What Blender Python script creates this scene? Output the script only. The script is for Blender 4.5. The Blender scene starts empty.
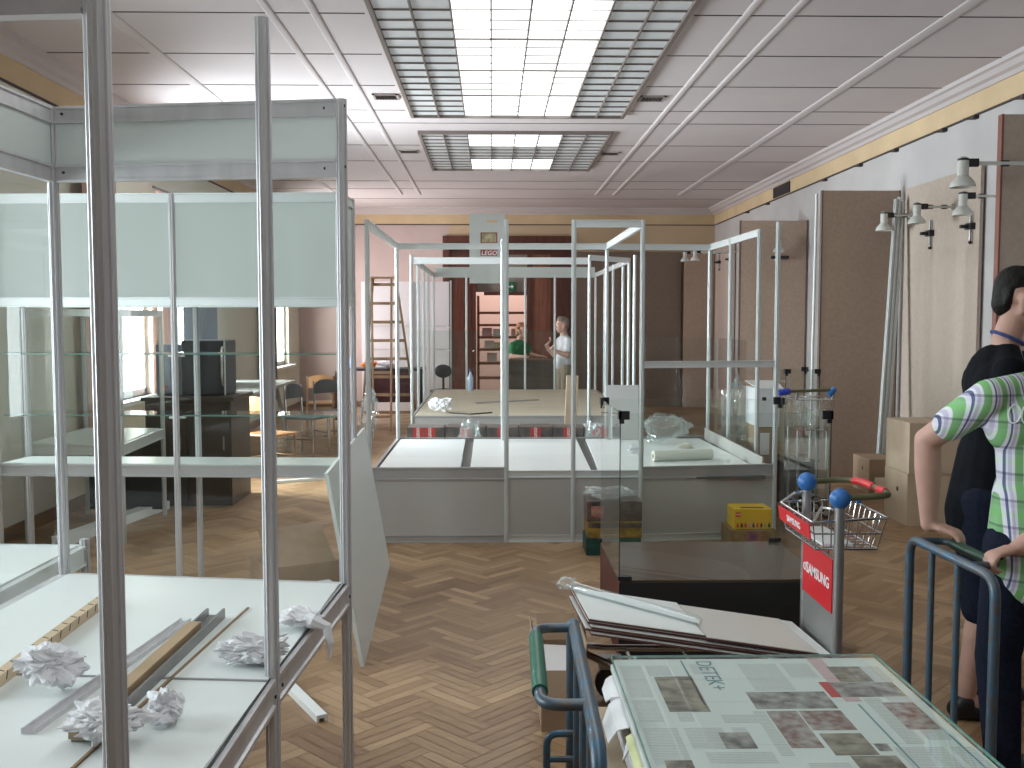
import bpy, bmesh, math, random
from mathutils import Vector, Matrix, noise as mnoise
S = bpy.context.scene
COL = S.collection
rnd = random.Random(7)
V = Vector
# ------------------------------------------------------------------ camera, world, light, exposure
CAM_H = 1.65; FPX = 1000.0
PITCH = math.atan(65 / 1000); YAW = math.atan(20 / 1000)
cd = bpy.data.cameras.new('camera'); cam = bpy.data.objects.new('camera', cd); COL.objects.link(cam)
cd.sensor_width = 36.0; cd.lens = 36.0 * FPX / 1024; cd.clip_start = 0.05
cam.location = (0, 0, CAM_H); cam.rotation_euler = (math.pi / 2 - PITCH, 0, -YAW)
S.camera = cam
S.view_settings.view_transform = 'Standard'; S.view_settings.look = 'None'
S.view_settings.gamma = 1; S.view_settings.use_curve_mapping = False
S.view_settings.exposure = 0.17
S.cycles.transparent_max_bounces = 40
S.cycles.max_bounces = 7; S.cycles.diffuse_bounces = 4
S.cycles.sample_clamp_indirect = 6.0
W = bpy.data.worlds.new('world'); S.world = W; W.use_nodes = True
W.node_tree.nodes['Background'].inputs[0].default_value = (0.86, 0.93, 1.0, 1)
W.node_tree.nodes['Background'].inputs[1].default_value = 1.2
SKYLIGHT_E = 2.7; WINDOW_W = 330.0

def ray(px, py):
    fw = V((math.sin(YAW) * math.cos(PITCH), math.cos(YAW) * math.cos(PITCH), -math.sin(PITCH)))
    rt = V((math.cos(YAW), -math.sin(YAW), 0)); up = rt.cross(fw)
    return fw + rt * ((px - 512) / FPX) - up * ((py - 384) / FPX)
def atY(px, py, y): d = ray(px, py); return V((0, 0, CAM_H)) + d * (y / d.y)
def atZ(px, py, z): d = ray(px, py); return V((0, 0, CAM_H)) + d * ((z - CAM_H) / d.z)

def rounded(pts, rad=.05, n=5):
    P_ = [V(p) for p in pts]; out = [P_[0]]
    for i in range(1, len(P_) - 1):
        a, b_, c = P_[i - 1], P_[i], P_[i + 1]; u1, u2 = (a - b_), (c - b_); k = min(rad, u1.length * .45, u2.length * .45)
        s_, e_ = b_ + u1.normalized() * k, b_ + u2.normalized() * k
        for j in range(n + 1):
            t = j / n; out.append(s_ * (1 - t) ** 2 + b_ * 2 * t * (1 - t) + e_ * t * t)
    return out + [P_[-1]]
def area(name, loc, rot, sx, sy, power, col):
    l = bpy.data.lights.new(name, 'AREA'); l.shape = 'RECTANGLE'; l.size = sx; l.size_y = sy
    l.energy = power; l.color = col
    o = bpy.data.objects.new(name, l); COL.objects.link(o); o.location = loc; o.rotation_euler = rot
    return o
# windows in the left wall: (y0, y1); daylight lamps stand outside them
XL, XR, YB, YF, ZC = -3.62, 4.2, 18.9, -4.0, 3.72
WINS = [(9.35, 10.75), (11.35, 12.95), (16.2, 17.9), (5.5, 6.25), (3.7, 4.6), (1.6, 3.2)]  # next-to-last window is unseen, added for more light on the centre stand
WZ0, WZ1 = 0.85, 2.75
for k, (a, b) in enumerate(WINS):
    area('window_daylight', (XL - 0.45, (a + b) / 2, (WZ0 + WZ1) / 2), (0, math.pi / 2 * -1, 0), WZ1 - WZ0, b - a,
         WINDOW_W * (1.9, 1.9, 0.8, 0.3, 0.3, 0.4)[k], (0.87, 0.93, 1.0) if k != 2 else (1.0, 0.9, 0.90))
area('next_room_lamp', (0.3, 21.2, 3.2), (0, 0, 0), 2.0, 1.2, 60, (1.0, 0.75, 0.66))

# ------------------------------------------------------------------ materials
def nmat(name):
    m = bpy.data.materials.new(name); m.use_nodes = True
    nt = m.node_tree; b = nt.nodes['Principled BSDF']
    return m, nt, b
def N(nt, t, **kw):
    n = nt.nodes.new(t)
    for k, v in kw.items():
        if k.startswith('i_'): n.inputs[k[2:].replace('_', ' ')].default_value = v
        else: setattr(n, k, v)
    return n
def L(nt, a, b): nt.links.new(a, b)
def mat(name, col, rough=0.5, metal=0.0, var=0.0, scale=8.0, bump=0.0, spec=0.5, stretch=(1, 1, 1), col2=None, detail=4, coat=0):
    m, nt, b = nmat(name)
    b.inputs['Roughness'].default_value = rough; b.inputs['Metallic'].default_value = metal
    b.inputs['Specular IOR Level'].default_value = spec
    if coat: b.inputs['Coat Weight'].default_value = coat
    c = (*col, 1)
    if var or bump or col2:
        tc = N(nt, 'ShaderNodeTexCoord'); mp = N(nt, 'ShaderNodeMapping'); mp.inputs['Scale'].default_value = stretch
        L(nt, tc.outputs['Object'], mp.inputs[0])
        no = N(nt, 'ShaderNodeTexNoise'); no.inputs['Scale'].default_value = scale; no.inputs['Detail'].default_value = detail
        L(nt, mp.outputs[0], no.inputs[0])
        r = N(nt, 'ShaderNodeValToRGB'); r.color_ramp.elements[0].position = 0.3; r.color_ramp.elements[1].position = 0.7
        c2 = col2 if col2 else tuple(x * (1 - var) for x in col)
        r.color_ramp.elements[0].color = (*c2, 1); r.color_ramp.elements[1].color = (*(col if col2 else tuple(min(1, x * (1 + var * .6)) for x in col)), 1)
        L(nt, no.outputs[0], r.inputs[0]); L(nt, r.outputs[0], b.inputs['Base Color'])
        if bump:
            bp = N(nt, 'ShaderNodeBump'); bp.inputs['Strength'].default_value = bump; bp.inputs['Distance'].default_value = 0.01
            L(nt, no.outputs[0], bp.inputs['Height']); L(nt, bp.outputs[0], b.inputs['Normal'])
    else:
        b.inputs['Base Color'].default_value = c
    return m
def emis(name, col, s):
    m = bpy.data.materials.new(name); m.use_nodes = True; nt = m.node_tree; nt.nodes.clear()
    e = N(nt, 'ShaderNodeEmission'); e.inputs[0].default_value = (*col, 1); e.inputs[1].default_value = s
    o = N(nt, 'ShaderNodeOutputMaterial'); L(nt, e.outputs[0], o.inputs[0]); return m
def glass(name, tint=(0.95, 0.985, 0.97), refl=1.0, milk=0.0, ior=1.5):
    m = bpy.data.materials.new(name); m.use_nodes = True; nt = m.node_tree; nt.nodes.clear()
    tr = N(nt, 'ShaderNodeBsdfTransparent'); tr.inputs[0].default_value = (*tint, 1)
    gl = N(nt, 'ShaderNodeBsdfGlossy'); gl.inputs['Roughness'].default_value = 0.015
    fr = N(nt, 'ShaderNodeFresnel'); fr.inputs[0].default_value = ior
    ge = N(nt, 'ShaderNodeNewGeometry')
    inv = N(nt, 'ShaderNodeMath', operation='SUBTRACT'); inv.inputs[0].default_value = 1; L(nt, ge.outputs['Backfacing'], inv.inputs[1])
    mu = N(nt, 'ShaderNodeMath', operation='MULTIPLY'); L(nt, fr.outputs[0], mu.inputs[0]); L(nt, inv.outputs[0], mu.inputs[1])
    m2 = N(nt, 'ShaderNodeMath', operation='MULTIPLY'); L(nt, mu.outputs[0], m2.inputs[0]); m2.inputs[1].default_value = refl
    mx = N(nt, 'ShaderNodeMixShader'); L(nt, m2.outputs[0], mx.inputs[0]); L(nt, tr.outputs[0], mx.inputs[1]); L(nt, gl.outputs[0], mx.inputs[2])
    o = N(nt, 'ShaderNodeOutputMaterial')
    if milk:
        df = N(nt, 'ShaderNodeBsdfDiffuse'); df.inputs[0].default_value = (0.75, 0.85, 0.83, 1)
        m3 = N(nt, 'ShaderNodeMixShader'); m3.inputs[0].default_value = milk
        L(nt, mx.outputs[0], m3.inputs[1]); L(nt, df.outputs[0], m3.inputs[2]); L(nt, m3.outputs[0], o.inputs[0])
    else: L(nt, mx.outputs[0], o.inputs[0])
    return m
ALU = mat('aluminium', (0.66, 0.645, 0.665), 0.42, 0.45, var=0.10, scale=3, stretch=(6, 6, .6))
ALUW = mat('pale_aluminium', (0.66, 0.69, 0.69), 0.42, 0.45)
WHITE = mat('white_laminate', (0.80, 0.835, 0.825), 0.28, var=0.03, scale=2)
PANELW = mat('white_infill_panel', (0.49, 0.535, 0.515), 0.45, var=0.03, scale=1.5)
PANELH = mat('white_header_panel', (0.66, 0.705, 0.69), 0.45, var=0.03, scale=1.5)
PANELG = mat('grey_front_panel', (0.40, 0.385, 0.365), 0.5, var=0.05, scale=1.2)
GREYP = mat('grey_rail', (0.40, 0.39, 0.39), 0.42, 0.4)
GLASS = glass('clear_glass', (0.965, 0.985, 0.975))
GLASSC = glass('case_glass', (0.965, 0.98, 0.97), 1.0)
GEDGE = mat('green_glass_edge', (0.12, 0.27, 0.24), 0.2)
RUBBER = mat('black_gasket', (0.02, 0.022, 0.022), 0.5)
BLACK = mat('black_plastic', (0.012, 0.012, 0.014), 0.45)
BLACKM = mat('matt_black_board', (0.010, 0.010, 0.011), 0.6)
FIBRE = mat('brown_fibreboard', (0.40, 0.295, 0.23), 0.85, var=0.10, scale=30, detail=8)
FIBREP = mat('beige_fibreboard', (0.44, 0.365, 0.305), 0.85, var=0.07, scale=30, detail=8)
FIBRED = mat('dark_brown_fibreboard', (0.20, 0.15, 0.115), 0.85, var=0.10, scale=30, detail=8)
EDGEB = mat('dark_board_edge', (0.12, 0.085, 0.065), 0.7)
EDGEW = mat('reddish_wood_edge', (0.22, 0.085, 0.06), 0.6)
WOOD = mat('pale_wood', (0.50, 0.36, 0.22), 0.55, var=0.25, scale=5, stretch=(1, 8, 8))
LADW = mat('ladder_wood', (0.30, 0.185, 0.105), 0.6, var=0.25, scale=6)
CHAIRW = mat('varnished_chair_wood', (0.50, 0.235, 0.10), 0.35, var=0.15, scale=6)
DOORW = mat('dark_red_door_wood', (0.105, 0.034, 0.022), 0.35, var=0.4, scale=4, stretch=(8, 8, .6))
DOORL = mat('reddish_door_wood', (0.23, 0.085, 0.052), 0.35, var=0.3, scale=4, stretch=(8, 8, .6))
PLY = mat('beige_plywood', (0.52, 0.45, 0.345), 0.5, var=0.12, scale=2, stretch=(.6, 4, 4))
CARD = mat('cardboard', (0.36, 0.25, 0.165), 0.8, var=0.08, scale=12)
CARDL = mat('light_cardboard', (0.50, 0.39, 0.28), 0.8, var=0.06, scale=10)
PAPER = mat('white_paper', (0.80, 0.79, 0.82), 0.7)
CHROME = mat('chrome', (0.75, 0.75, 0.77), 0.15, 1.0)
STEEL = mat('brushed_steel', (0.33, 0.33, 0.33), 0.4, 0.7, var=0.1, scale=10)
BLUEP = mat('worn_blue_paint', (0.05, 0.135, 0.22), 0.38, 0.3, col2=(0.10, 0.09, 0.085), scale=22, detail=8)
GRIP = mat('green_grip', (0.012, 0.115, 0.07), 0.4)
GRIPD = mat('dark_green_grip', (0.012, 0.05, 0.03), 0.4)
BLUEB = mat('blue_plastic', (0.025, 0.14, 0.42), 0.4)
RED = mat('red_sign', (0.62, 0.022, 0.03), 0.4)
REDT = mat('red_label', (0.55, 0.03, 0.03), 0.5)
LETW = mat('white_lettering', (0.85, 0.85, 0.85), 0.5)
INK = mat('dark_ink', (0.02, 0.02, 0.025), 0.6)
YEL = mat('yellow_box_print', (0.62, 0.40, 0.02), 0.5)
GOLD = mat('gold_box_print', (0.33, 0.21, 0.04), 0.5, var=0.5, scale=25)
DKPR = mat('dark_box_print', (0.05, 0.048, 0.05), 0.35, col2=(0.16, 0.11, 0.09), scale=14, detail=6)
GRNB = mat('green_box_print', (0.015, 0.07, 0.06), 0.45, var=0.4, scale=20)
ORANGE = mat('orange_cloth', (0.85, 0.28, 0.03), 0.7)
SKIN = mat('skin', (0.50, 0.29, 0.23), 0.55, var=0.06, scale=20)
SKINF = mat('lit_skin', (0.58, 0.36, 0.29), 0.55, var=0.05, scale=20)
HAIRD = mat('dark_hair', (0.010, 0.008, 0.007), 0.6, var=0.5, scale=60, bump=0.6, spec=.25)
HAIRB = mat('strawberry_hair', (0.36, 0.17, 0.085), 0.6, var=0.5, scale=40, bump=0.6)
HAIRG = mat('grey_hair', (0.25, 0.21, 0.18), 0.6, var=0.3, scale=40)
BLKSH = mat('black_cotton', (0.006, 0.007, 0.010), 0.9, var=0.2, scale=14, spec=.12)
NAVY = mat('navy_denim', (0.011, 0.014, 0.028), 0.9, var=0.3, scale=60, spec=.12)
GRNSH = mat('green_cotton', (0.01, 0.20, 0.07), 0.8)
WHTSH = mat('white_shirt_cotton', (0.72, 0.73, 0.80), 0.8, var=0.1, scale=20)
KHAKI = mat('khaki_cotton', (0.24, 0.20, 0.15), 0.85)
LANY = mat('blue_lanyard', (0.03, 0.06, 0.22), 0.6)
FILM = glass('plastic_film', (0.96, 0.97, 0.975), 1.6, milk=0.10, ior=1.75)
EYE = mat('eye_white', (0.7, 0.7, 0.68), 0.3)
def plaid():
    m, nt, b = nmat('green_plaid_cotton')
    tc = N(nt, 'ShaderNodeTexCoord'); sp = N(nt, 'ShaderNodeSeparateXYZ'); L(nt, tc.outputs['Object'], sp.inputs[0])
    def band(sock, per, off, stops):
        a = N(nt, 'ShaderNodeMath', operation='MULTIPLY_ADD'); L(nt, sock, a.inputs[0]); a.inputs[1].default_value = 1 / per; a.inputs[2].default_value = off
        f = N(nt, 'ShaderNodeMath', operation='FRACT'); L(nt, a.outputs[0], f.inputs[0])
        r = N(nt, 'ShaderNodeValToRGB'); r.color_ramp.interpolation = 'CONSTANT'
        e = r.color_ramp.elements
        while len(e) < len(stops): e.new(0.5)
        for q, (p, c) in zip(e, stops): q.position = p; q.color = (*c, 1)
        L(nt, f.outputs[0], r.inputs[0]); return r.outputs[0]
    G = (0.25, 0.52, 0.22); Wt = (0.80, 0.80, 0.84); B = (0.12, 0.15, 0.28); Pl = (0.58, 0.56, 0.68)
    ad = N(nt, 'ShaderNodeMath', operation='ADD'); L(nt, sp.outputs[0], ad.inputs[0])
    my = N(nt, 'ShaderNodeMath', operation='MULTIPLY'); L(nt, sp.outputs[1], my.inputs[0]); my.inputs[1].default_value = 0.0; L(nt, my.outputs[0], ad.inputs[1])
    vx = band(ad.outputs[0], 0.055, 0.1, [(0, G), (.30, Wt), (.46, B), (.56, Wt), (.64, Pl), (.78, Wt), (.90, G)])
    vz = band(sp.outputs[2], 0.088, 0.0, [(0, Wt), (.22, (.72, .86, .70)), (.42, Wt), (.60, (.70, .68, .76)), (.80, (.36, .34, .46)), (.90, Wt)])
    mx = N(nt, 'ShaderNodeMix', data_type='RGBA', blend_type='MULTIPLY'); mx.inputs[0].default_value = 0.85
    L(nt, vx, mx.inputs[6]); L(nt, vz, mx.inputs[7]); L(nt, mx.outputs[2], b.inputs['Base Color'])
    b.inputs['Roughness'].default_value = 0.85
    return m
PLAID = plaid()
def newsprint():
    m, nt, b = nmat('newsprint_text')
    tc = N(nt, 'ShaderNodeTexCoord')
    w = N(nt, 'ShaderNodeTexWave', wave_type='BANDS', bands_direction='Y'); w.inputs['Scale'].default_value = 38; w.inputs['Distortion'].default_value = 0
    L(nt, tc.outputs['Object'], w.inputs[0])
    no = N(nt, 'ShaderNodeTexNoise'); no.inputs['Scale'].default_value = 260; L(nt, tc.outputs['Object'], no.inputs[0])
    mu = N(nt, 'ShaderNodeMath', operation='MULTIPLY'); L(nt, w.outputs[1], mu.inputs[0]); L(nt, no.outputs[0], mu.inputs[1])
    r = N(nt, 'ShaderNodeValToRGB'); r.color_ramp.elements[0].position = 0.15; r.color_ramp.elements[1].position = 0.55
    r.color_ramp.elements[0].color = (0.66, 0.67, 0.665, 1); r.color_ramp.elements[1].color = (0.40, 0.41, 0.41, 1)
    L(nt, mu.outputs[0], r.inputs[0]); L(nt, r.outputs[0], b.inputs['Base Color']); b.inputs['Roughness'].default_value = 0.8
    return m
NEWST = newsprint()
NEWSP = mat('newsprint', (0.70, 0.72, 0.71), 0.8)
def photo_mat(name, c1, c2, sc):
    m, nt, b = nmat(name); tc = N(nt, 'ShaderNodeTexCoord')
    no = N(nt, 'ShaderNodeTexNoise'); no.inputs['Scale'].default_value = sc; no.inputs['Detail'].default_value = 5
    L(nt, tc.outputs['Object'], no.inputs[0]); r = N(nt, 'ShaderNodeValToRGB')
    r.color_ramp.elements[0].position = 0.35; r.color_ramp.elements[1].position = 0.65
    r.color_ramp.elements[0].color = (*c1, 1); r.color_ramp.elements[1].color = (*c2, 1)
    L(nt, no.outputs[0], r.inputs[0]); L(nt, r.outputs[0], b.inputs['Base Color']); b.inputs['Roughness'].default_value = 0.8; return m
PH1 = photo_mat('brown_photo_print', (0.10, 0.085, 0.065), (0.36, 0.31, 0.25), 22)
PH2 = photo_mat('red_photo_print', (0.20, 0.09, 0.08), (0.42, 0.38, 0.36), 40)
PH3 = photo_mat('grey_photo_print', (0.12, 0.10, 0.10), (0.40, 0.38, 0.36), 30)
PINKP = mat('pink_print', (0.62, 0.42, 0.44), 0.8)
YELP = mat('pale_yellow_paper', (0.66, 0.68, 0.38), 0.8)
TEALI = mat('teal_ink', (0.10, 0.26, 0.29), 0.7)

# ------------------------------------------------------------------ mesh helpers
class MB:
    def __init__(s): s.v = []; s.f = []; s.mi = []; s.c = 0; s.X = None
    def add(s, vs, fs):
        n = len(s.v)
        s.v += [tuple(s.X @ V(p)) if s.X else tuple(p) for p in vs]
        s.f += [tuple(i + n for i in f) for f in fs]; s.mi += [s.c] * len(fs); return s
    def box(s, a, b):
        x0, y0, z0 = a; x1, y1, z1 = b
        x0, x1 = min(x0, x1), max(x0, x1); y0, y1 = min(y0, y1), max(y0, y1); z0, z1 = min(z0, z1), max(z0, z1)
        return s.add([(x0, y0, z0), (x1, y0, z0), (x1, y1, z0), (x0, y1, z0), (x0, y0, z1), (x1, y0, z1), (x1, y1, z1), (x0, y1, z1)],
                     [(0, 3, 2, 1), (4, 5, 6, 7), (0, 1, 5, 4), (1, 2, 6, 5), (2, 3, 7, 6), (3, 0, 4, 7)])
    def frame(s, p, q, up=(0, 0, 1)):
        d = (V(q) - V(p)).normalized(); u = V(up); u = u - d * u.dot(d)
        if u.length < 1e-5: u = V((0, 1, 0)) - d * d.y
        u.normalize(); return d, d.cross(u), u
    def prof(s, p, q, pts, up=(0, 0, 1)):          # pts: list of (side, up) outline, extruded p -> q
        d, r, u = s.frame(p, q, up); n = len(pts)
        vs = [V(p) + r * a + u * b for a, b in pts] + [V(q) + r * a + u * b for a, b in pts]
        ar = sum(pts[i][0] * pts[(i + 1) % n][1] - pts[(i + 1) % n][0] * pts[i][1] for i in range(n))
        fs = [(i, (i + 1) % n, n + (i + 1) % n, n + i) for i in range(n)] + [tuple(range(n - 1, -1, -1)), tuple(range(n, 2 * n))]
        # with r = d x u the frame (r, u) winds clockwise seen along d
        if ar < 0: fs = [tuple(reversed(f)) for f in fs]
        fs = [tuple(reversed(f)) for f in fs] if r.cross(u).dot(d) < 0 else fs
        return s.add(vs, fs)
    def bar(s, p, q, w, h, up=(0, 0, 1)):
        a, b = w / 2, h / 2
        return s.prof(p, q, [(-a, -b), (a, -b), (a, b), (-a, b)], up)
    def tube(s, pts, r, n=10, closed=False, cap=True):
        pts = [V(p) for p in pts]; m = len(pts); R = r if isinstance(r, (list, tuple)) else [r] * m
        d0 = (pts[1] - pts[0]).normalized(); u = V((0, 0, 1)) if abs(d0.z) < .9 else V((1, 0, 0))
        u = (u - d0 * u.dot(d0)).normalized(); vs = []
        for i, p in enumerate(pts):
            if closed: d = (pts[(i + 1) % m] - pts[i - 1]).normalized()
            else:
                a = pts[max(i - 1, 0)]; b = pts[min(i + 1, m - 1)]; d = (b - a).normalized()
            u = (u - d * u.dot(d)); u = u.normalized() if u.length > 1e-6 else d.orthogonal().normalized()
            w = d.cross(u)
            for k in range(n):
                t = 2 * math.pi * k / n; vs.append(p + (u * math.cos(t) + w * math.sin(t)) * R[i])
        fs = []
        for i in range(m if closed else m - 1):
            j = (i + 1) % m
            for k in range(n):
                l = (k + 1) % n; fs.append((i * n + k, i * n + l, j * n + l, j * n + k))
        if cap and not closed: fs += [tuple(range(n - 1, -1, -1)), tuple(range((m - 1) * n, m * n))]
        return s.add(vs, fs)
    def lathe(s, prof, c, n=20, axis=(0, 0, 1), cap=True):   # prof: (radius, height) upward
        ax = V(axis).normalized(); u = ax.orthogonal().normalized(); w = ax.cross(u); c = V(c); vs = []
        for r, h in prof:
            for k in range(n):
                t = 2 * math.pi * k / n; vs.append(c + ax * h + (u * math.cos(t) + w * math.sin(t)) * max(r, 1e-4))
        fs = []
        for i in range(len(prof) - 1):
            for k in range(n):
                l = (k + 1) % n; fs.append((i * n + k, i * n + l, (i + 1) * n + l, (i + 1) * n + k))
        if cap: fs += [tuple(range(n - 1, -1, -1)), tuple(range((len(prof) - 1) * n, len(prof) * n))]
        return s.add(vs, fs)
    def ball(s, c, r, n=14, sc=(1, 1, 1)):
        c = V(c); m = n // 2; vs = []; fs = []
        for i in range(m + 1):
            ph = math.pi * i / m
            for k in range(n):
                t = 2 * math.pi * k / n
                vs.append(c + V((math.sin(ph) * math.cos(t) * sc[0], math.sin(ph) * math.sin(t) * sc[1], -math.cos(ph) * sc[2])) * r)
        for i in range(m):
            for k in range(n):
                l = (k + 1) % n; fs.append((i * n + k, i * n + l, (i + 1) * n + l, (i + 1) * n + k))
        return s.add(vs, fs)
    def slab(s, quad, t, n=None):                   # quad of 4 corner points (counter-clockwise seen from top), thickness t downward along normal
        q = [V(p) for p in quad]; nn = (q[1] - q[0]).cross(q[3] - q[0]).normalized() if n is None else V(n).normalized()
        vs = [p - nn * t for p in q] + q
        return s.add(vs, [(3, 2, 1, 0), (4, 5, 6, 7), (0, 1, 5, 4), (1, 2, 6, 5), (2, 3, 7, 6), (3, 0, 4, 7)])
    def build(s, name, mats, parent=None, smooth=False, bevel=0, angle=40):
        if not isinstance(mats, (list, tuple)): mats = [mats]
        me = bpy.data.meshes.new(name)
        off = parent.matrix_world_loc if False else (V(parent['_o']) if parent is not None else V((0, 0, 0)))
        own = V((0, 0, 0))
        if parent is None:
            xs = [p[0] for p in s.v]; ys = [p[1] for p in s.v]; zs = [p[2] for p in s.v]
            own = V(((min(xs) + max(xs)) / 2, (min(ys) + max(ys)) / 2, min(zs)))
        me.from_pydata([tuple(V(p) - off - own) for p in s.v], [], s.f)
        for m in mats: me.materials.append(m)
        for p, i in zip(me.polygons, s.mi): p.material_index = i
        me.update()
        if smooth: me.shade_smooth()
        o = bpy.data.objects.new(name, me); COL.objects.link(o)
        if parent is not None: o.parent = parent
        else: o.location = own
        o['_o'] = tuple(off + own)
        if bevel:
            b = o.modifiers.new('bevel', 'BEVEL'); b.width = bevel; b.segments = 2; b.limit_method = 'ANGLE'
        if smooth: 
            try: me.set_sharp_from_angle(angle=math.radians(angle))
            except Exception: pass
        return o
def tag(o, label, cat, group=None):
    o['label'] = label; o['category'] = cat
    if group: o['group'] = group
    return o
def thing(name, label, cat, loc, group=None):
    o = bpy.data.objects.new(name, None); COL.objects.link(o); o.location = loc; o['_o'] = tuple(loc)
    o.empty_display_size = .1
    return tag(o, label, cat, group)
def struct(o): o['kind'] = 'structure'; return o
def stuff(o): o['kind'] = 'stuff'; return o
def box(name, a, b, m, parent=None, bevel=0): return MB().box(a, b).build(name, m, parent, bevel=bevel)
def clone(root, loc, label, rotz=0, scale=None):
    r = root.copy(); COL.objects.link(r); r.location = loc; r['_o'] = tuple(loc); r.rotation_euler.z = root.rotation_euler.z + rotz; r['label'] = label
    if scale: r.scale = scale
    for ch in list(root.children):
        c = ch.copy(); COL.objects.link(c); c.parent = r
        for g in list(ch.children):
            d = g.copy(); COL.objects.link(d); d.parent = c
    return r
def text(name, txt, M, size, m, parent, extr=0.0006, shear=0.0, offset=0.0, align='CENTER'):
    cu = bpy.data.curves.new('t', 'FONT'); cu.body = txt; cu.size = size; cu.extrude = extr; cu.shear = shear; cu.offset = offset
    cu.align_x = align; cu.align_y = 'CENTER'; cu.resolution_u = 3
    to = bpy.data.objects.new('t', cu); COL.objects.link(to)
    bpy.context.view_layer.update()
    me = bpy.data.meshes.new_from_object(to.evaluated_get(bpy.context.evaluated_depsgraph_get()))
    bpy.data.objects.remove(to)
    off = V(parent['_o']) if parent is not None else V((0, 0, 0))
    me.transform(Matrix.Translation(-off) @ M); me.materials.clear(); me.materials.append(m)
    o = bpy.data.objects.new(name, me); COL.objects.link(o); o.parent = parent; o['_o'] = tuple(off)
    return o
def basis(c, right, up):
    r = V(right).normalized(); u = V(up); u = (u - r * u.dot(r)).normalized(); n = r.cross(u)
    M = Matrix((r, u, n)).transposed().to_4x4(); M.translation = V(c); return M

# the exhibition system: grooved octagonal posts and grooved rails
def octo(r=0.0185):
    pts = []; g = 0.0045; d = 0.005; ap = r * math.cos(math.pi / 8)
    for k in range(8):
        a = math.pi / 4 * k; n = (math.cos(a), math.sin(a)); t = (-n[1], n[0]); h = r * math.sin(math.pi / 8)
        for s_, q in ((-h, ap), (-g, ap), (-g * .8, ap - d), (g * .8, ap - d), (g, ap)):
            pts.append((n[0] * q + t[0] * s_, n[1] * q + t[1] * s_))
    return pts
OCT = octo()
def post(parent, x, y, z0, z1, m=None, r=None):
    return MB().prof((x, y, z0), (x, y, z1), octo(r) if r else OCT, up=(0, 1, 0)).build('post', m or ALU, parent)
def railprof(h, t):
    a, b = t / 2, h / 2; c = min(.007, t * .3)
    return [(-a, -b), (a, -b), (a, -b * .72), (a - c, -b * .66), (a - c, b * .66), (a, b * .72), (a, b), (-a, b), (-a, b * .72), (-a + c, b * .66), (-a + c, -b * .66), (-a, -b * .72)]
def rail(parent, p, q, z1, h=0.06, t=0.026, m=None, flat=False):   # top of the rail at z1, ends trimmed to the posts
    p = V((p[0], p[1], z1 - h / 2)); q = V((q[0], q[1], z1 - h / 2)); d = (q - p).normalized()
    b = MB(); b.bar(p + d * .017, q - d * .017, t, h) if flat else b.prof(p + d * .017, q - d * .017, railprof(h, t))
    return b.build('rail', m or ALU, parent)
def infill(parent, p, q, z0, z1, m, t=0.008, name='panel', off=0.017):
    p = V((p[0], p[1], (z0 + z1) / 2)); q = V((q[0], q[1], (z0 + z1) / 2)); d = (q - p).normalized()
    return MB().bar(p + d * off, q - d * off, t, z1 - z0).build(name, m, parent)
def pane(parent, p, q, z0, z1, name='glass_pane', m=None, t=0.005): return infill(parent, p, q, z0, z1, m or GLASS, t, name, .02)

# ------------------------------------------------------------------ the room
WALLL = mat('cream_plaster', (0.66, 0.635, 0.545), 0.85, var=0.05, scale=1.2)
WALLR = mat('whitish_plaster', (0.49, 0.47, 0.465), 0.85, var=0.10, scale=1.6, detail=6)
WALLB = mat('pinkish_plaster', (0.50, 0.40, 0.38), 0.85, var=0.07, scale=1.5)
WALLBY = mat('ochre_plaster', (0.55, 0.42, 0.28), 0.85, var=0.06, scale=1.5)
CEIL = mat('off_white_ceiling', (0.58, 0.525, 0.53), 0.8, var=0.05, scale=.8)
YCOVE = mat('yellow_cove', (0.60, 0.455, 0.28), 0.85, var=0.10, scale=2)
JOINT = mat('dark_joint', (0.06, 0.045, 0.04), 0.8)
def floor_mat():
    m, nt, b = nmat('oak_parquet')
    at = N(nt, 'ShaderNodeAttribute', attribute_name='tint'); uv = N(nt, 'ShaderNodeUVMap', uv_map='uv')
    mp = N(nt, 'ShaderNodeMapping'); mp.inputs['Scale'].default_value = (4, 60, 1); L(nt, uv.outputs[0], mp.inputs[0])
    no = N(nt, 'ShaderNodeTexNoise'); no.inputs['Scale'].default_value = 1.5; no.inputs['Detail'].default_value = 5; L(nt, mp.outputs[0], no.inputs[0])
    tc = N(nt, 'ShaderNodeTexCoord'); n2 = N(nt, 'ShaderNodeTexNoise'); n2.inputs['Scale'].default_value = .9; n2.inputs['Detail'].default_value = 3; L(nt, tc.outputs['Object'], n2.inputs[0])
    a = N(nt, 'ShaderNodeMath', operation='MULTIPLY_ADD'); L(nt, no.outputs[0], a.inputs[0]); a.inputs[1].default_value = .45
    L(nt, at.outputs['Fac'], a.inputs[2])
    a2 = N(nt, 'ShaderNodeMath', operation='MULTIPLY_ADD'); L(nt, n2.outputs[0], a2.inputs[0]); a2.inputs[1].default_value = .35; L(nt, a.outputs[0], a2.inputs[2])
    r = N(nt, 'ShaderNodeValToRGB'); e = r.color_ramp.elements
    e[0].position = .25; e[0].color = (.165, .084, .040, 1); e[1].position = 1.35 / 1.6; e[1].color = (.42, .272, .150, 1)
    k = e.new(.58); k.color = (.285, .172, .088, 1)
    L(nt, a2.outputs[0], r.inputs[0]); L(nt, r.outputs[0], b.inputs['Base Color'])
    b.inputs['Roughness'].default_value = .38; b.inputs['Specular IOR Level'].default_value = .45
    rr = N(nt, 'ShaderNodeMapRange'); rr.inputs[3].default_value = .28; rr.inputs[4].default_value = .5; L(nt, n2.outputs[0], rr.inputs[0]); L(nt, rr.outputs[0], b.inputs['Roughness'])
    return m
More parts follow.
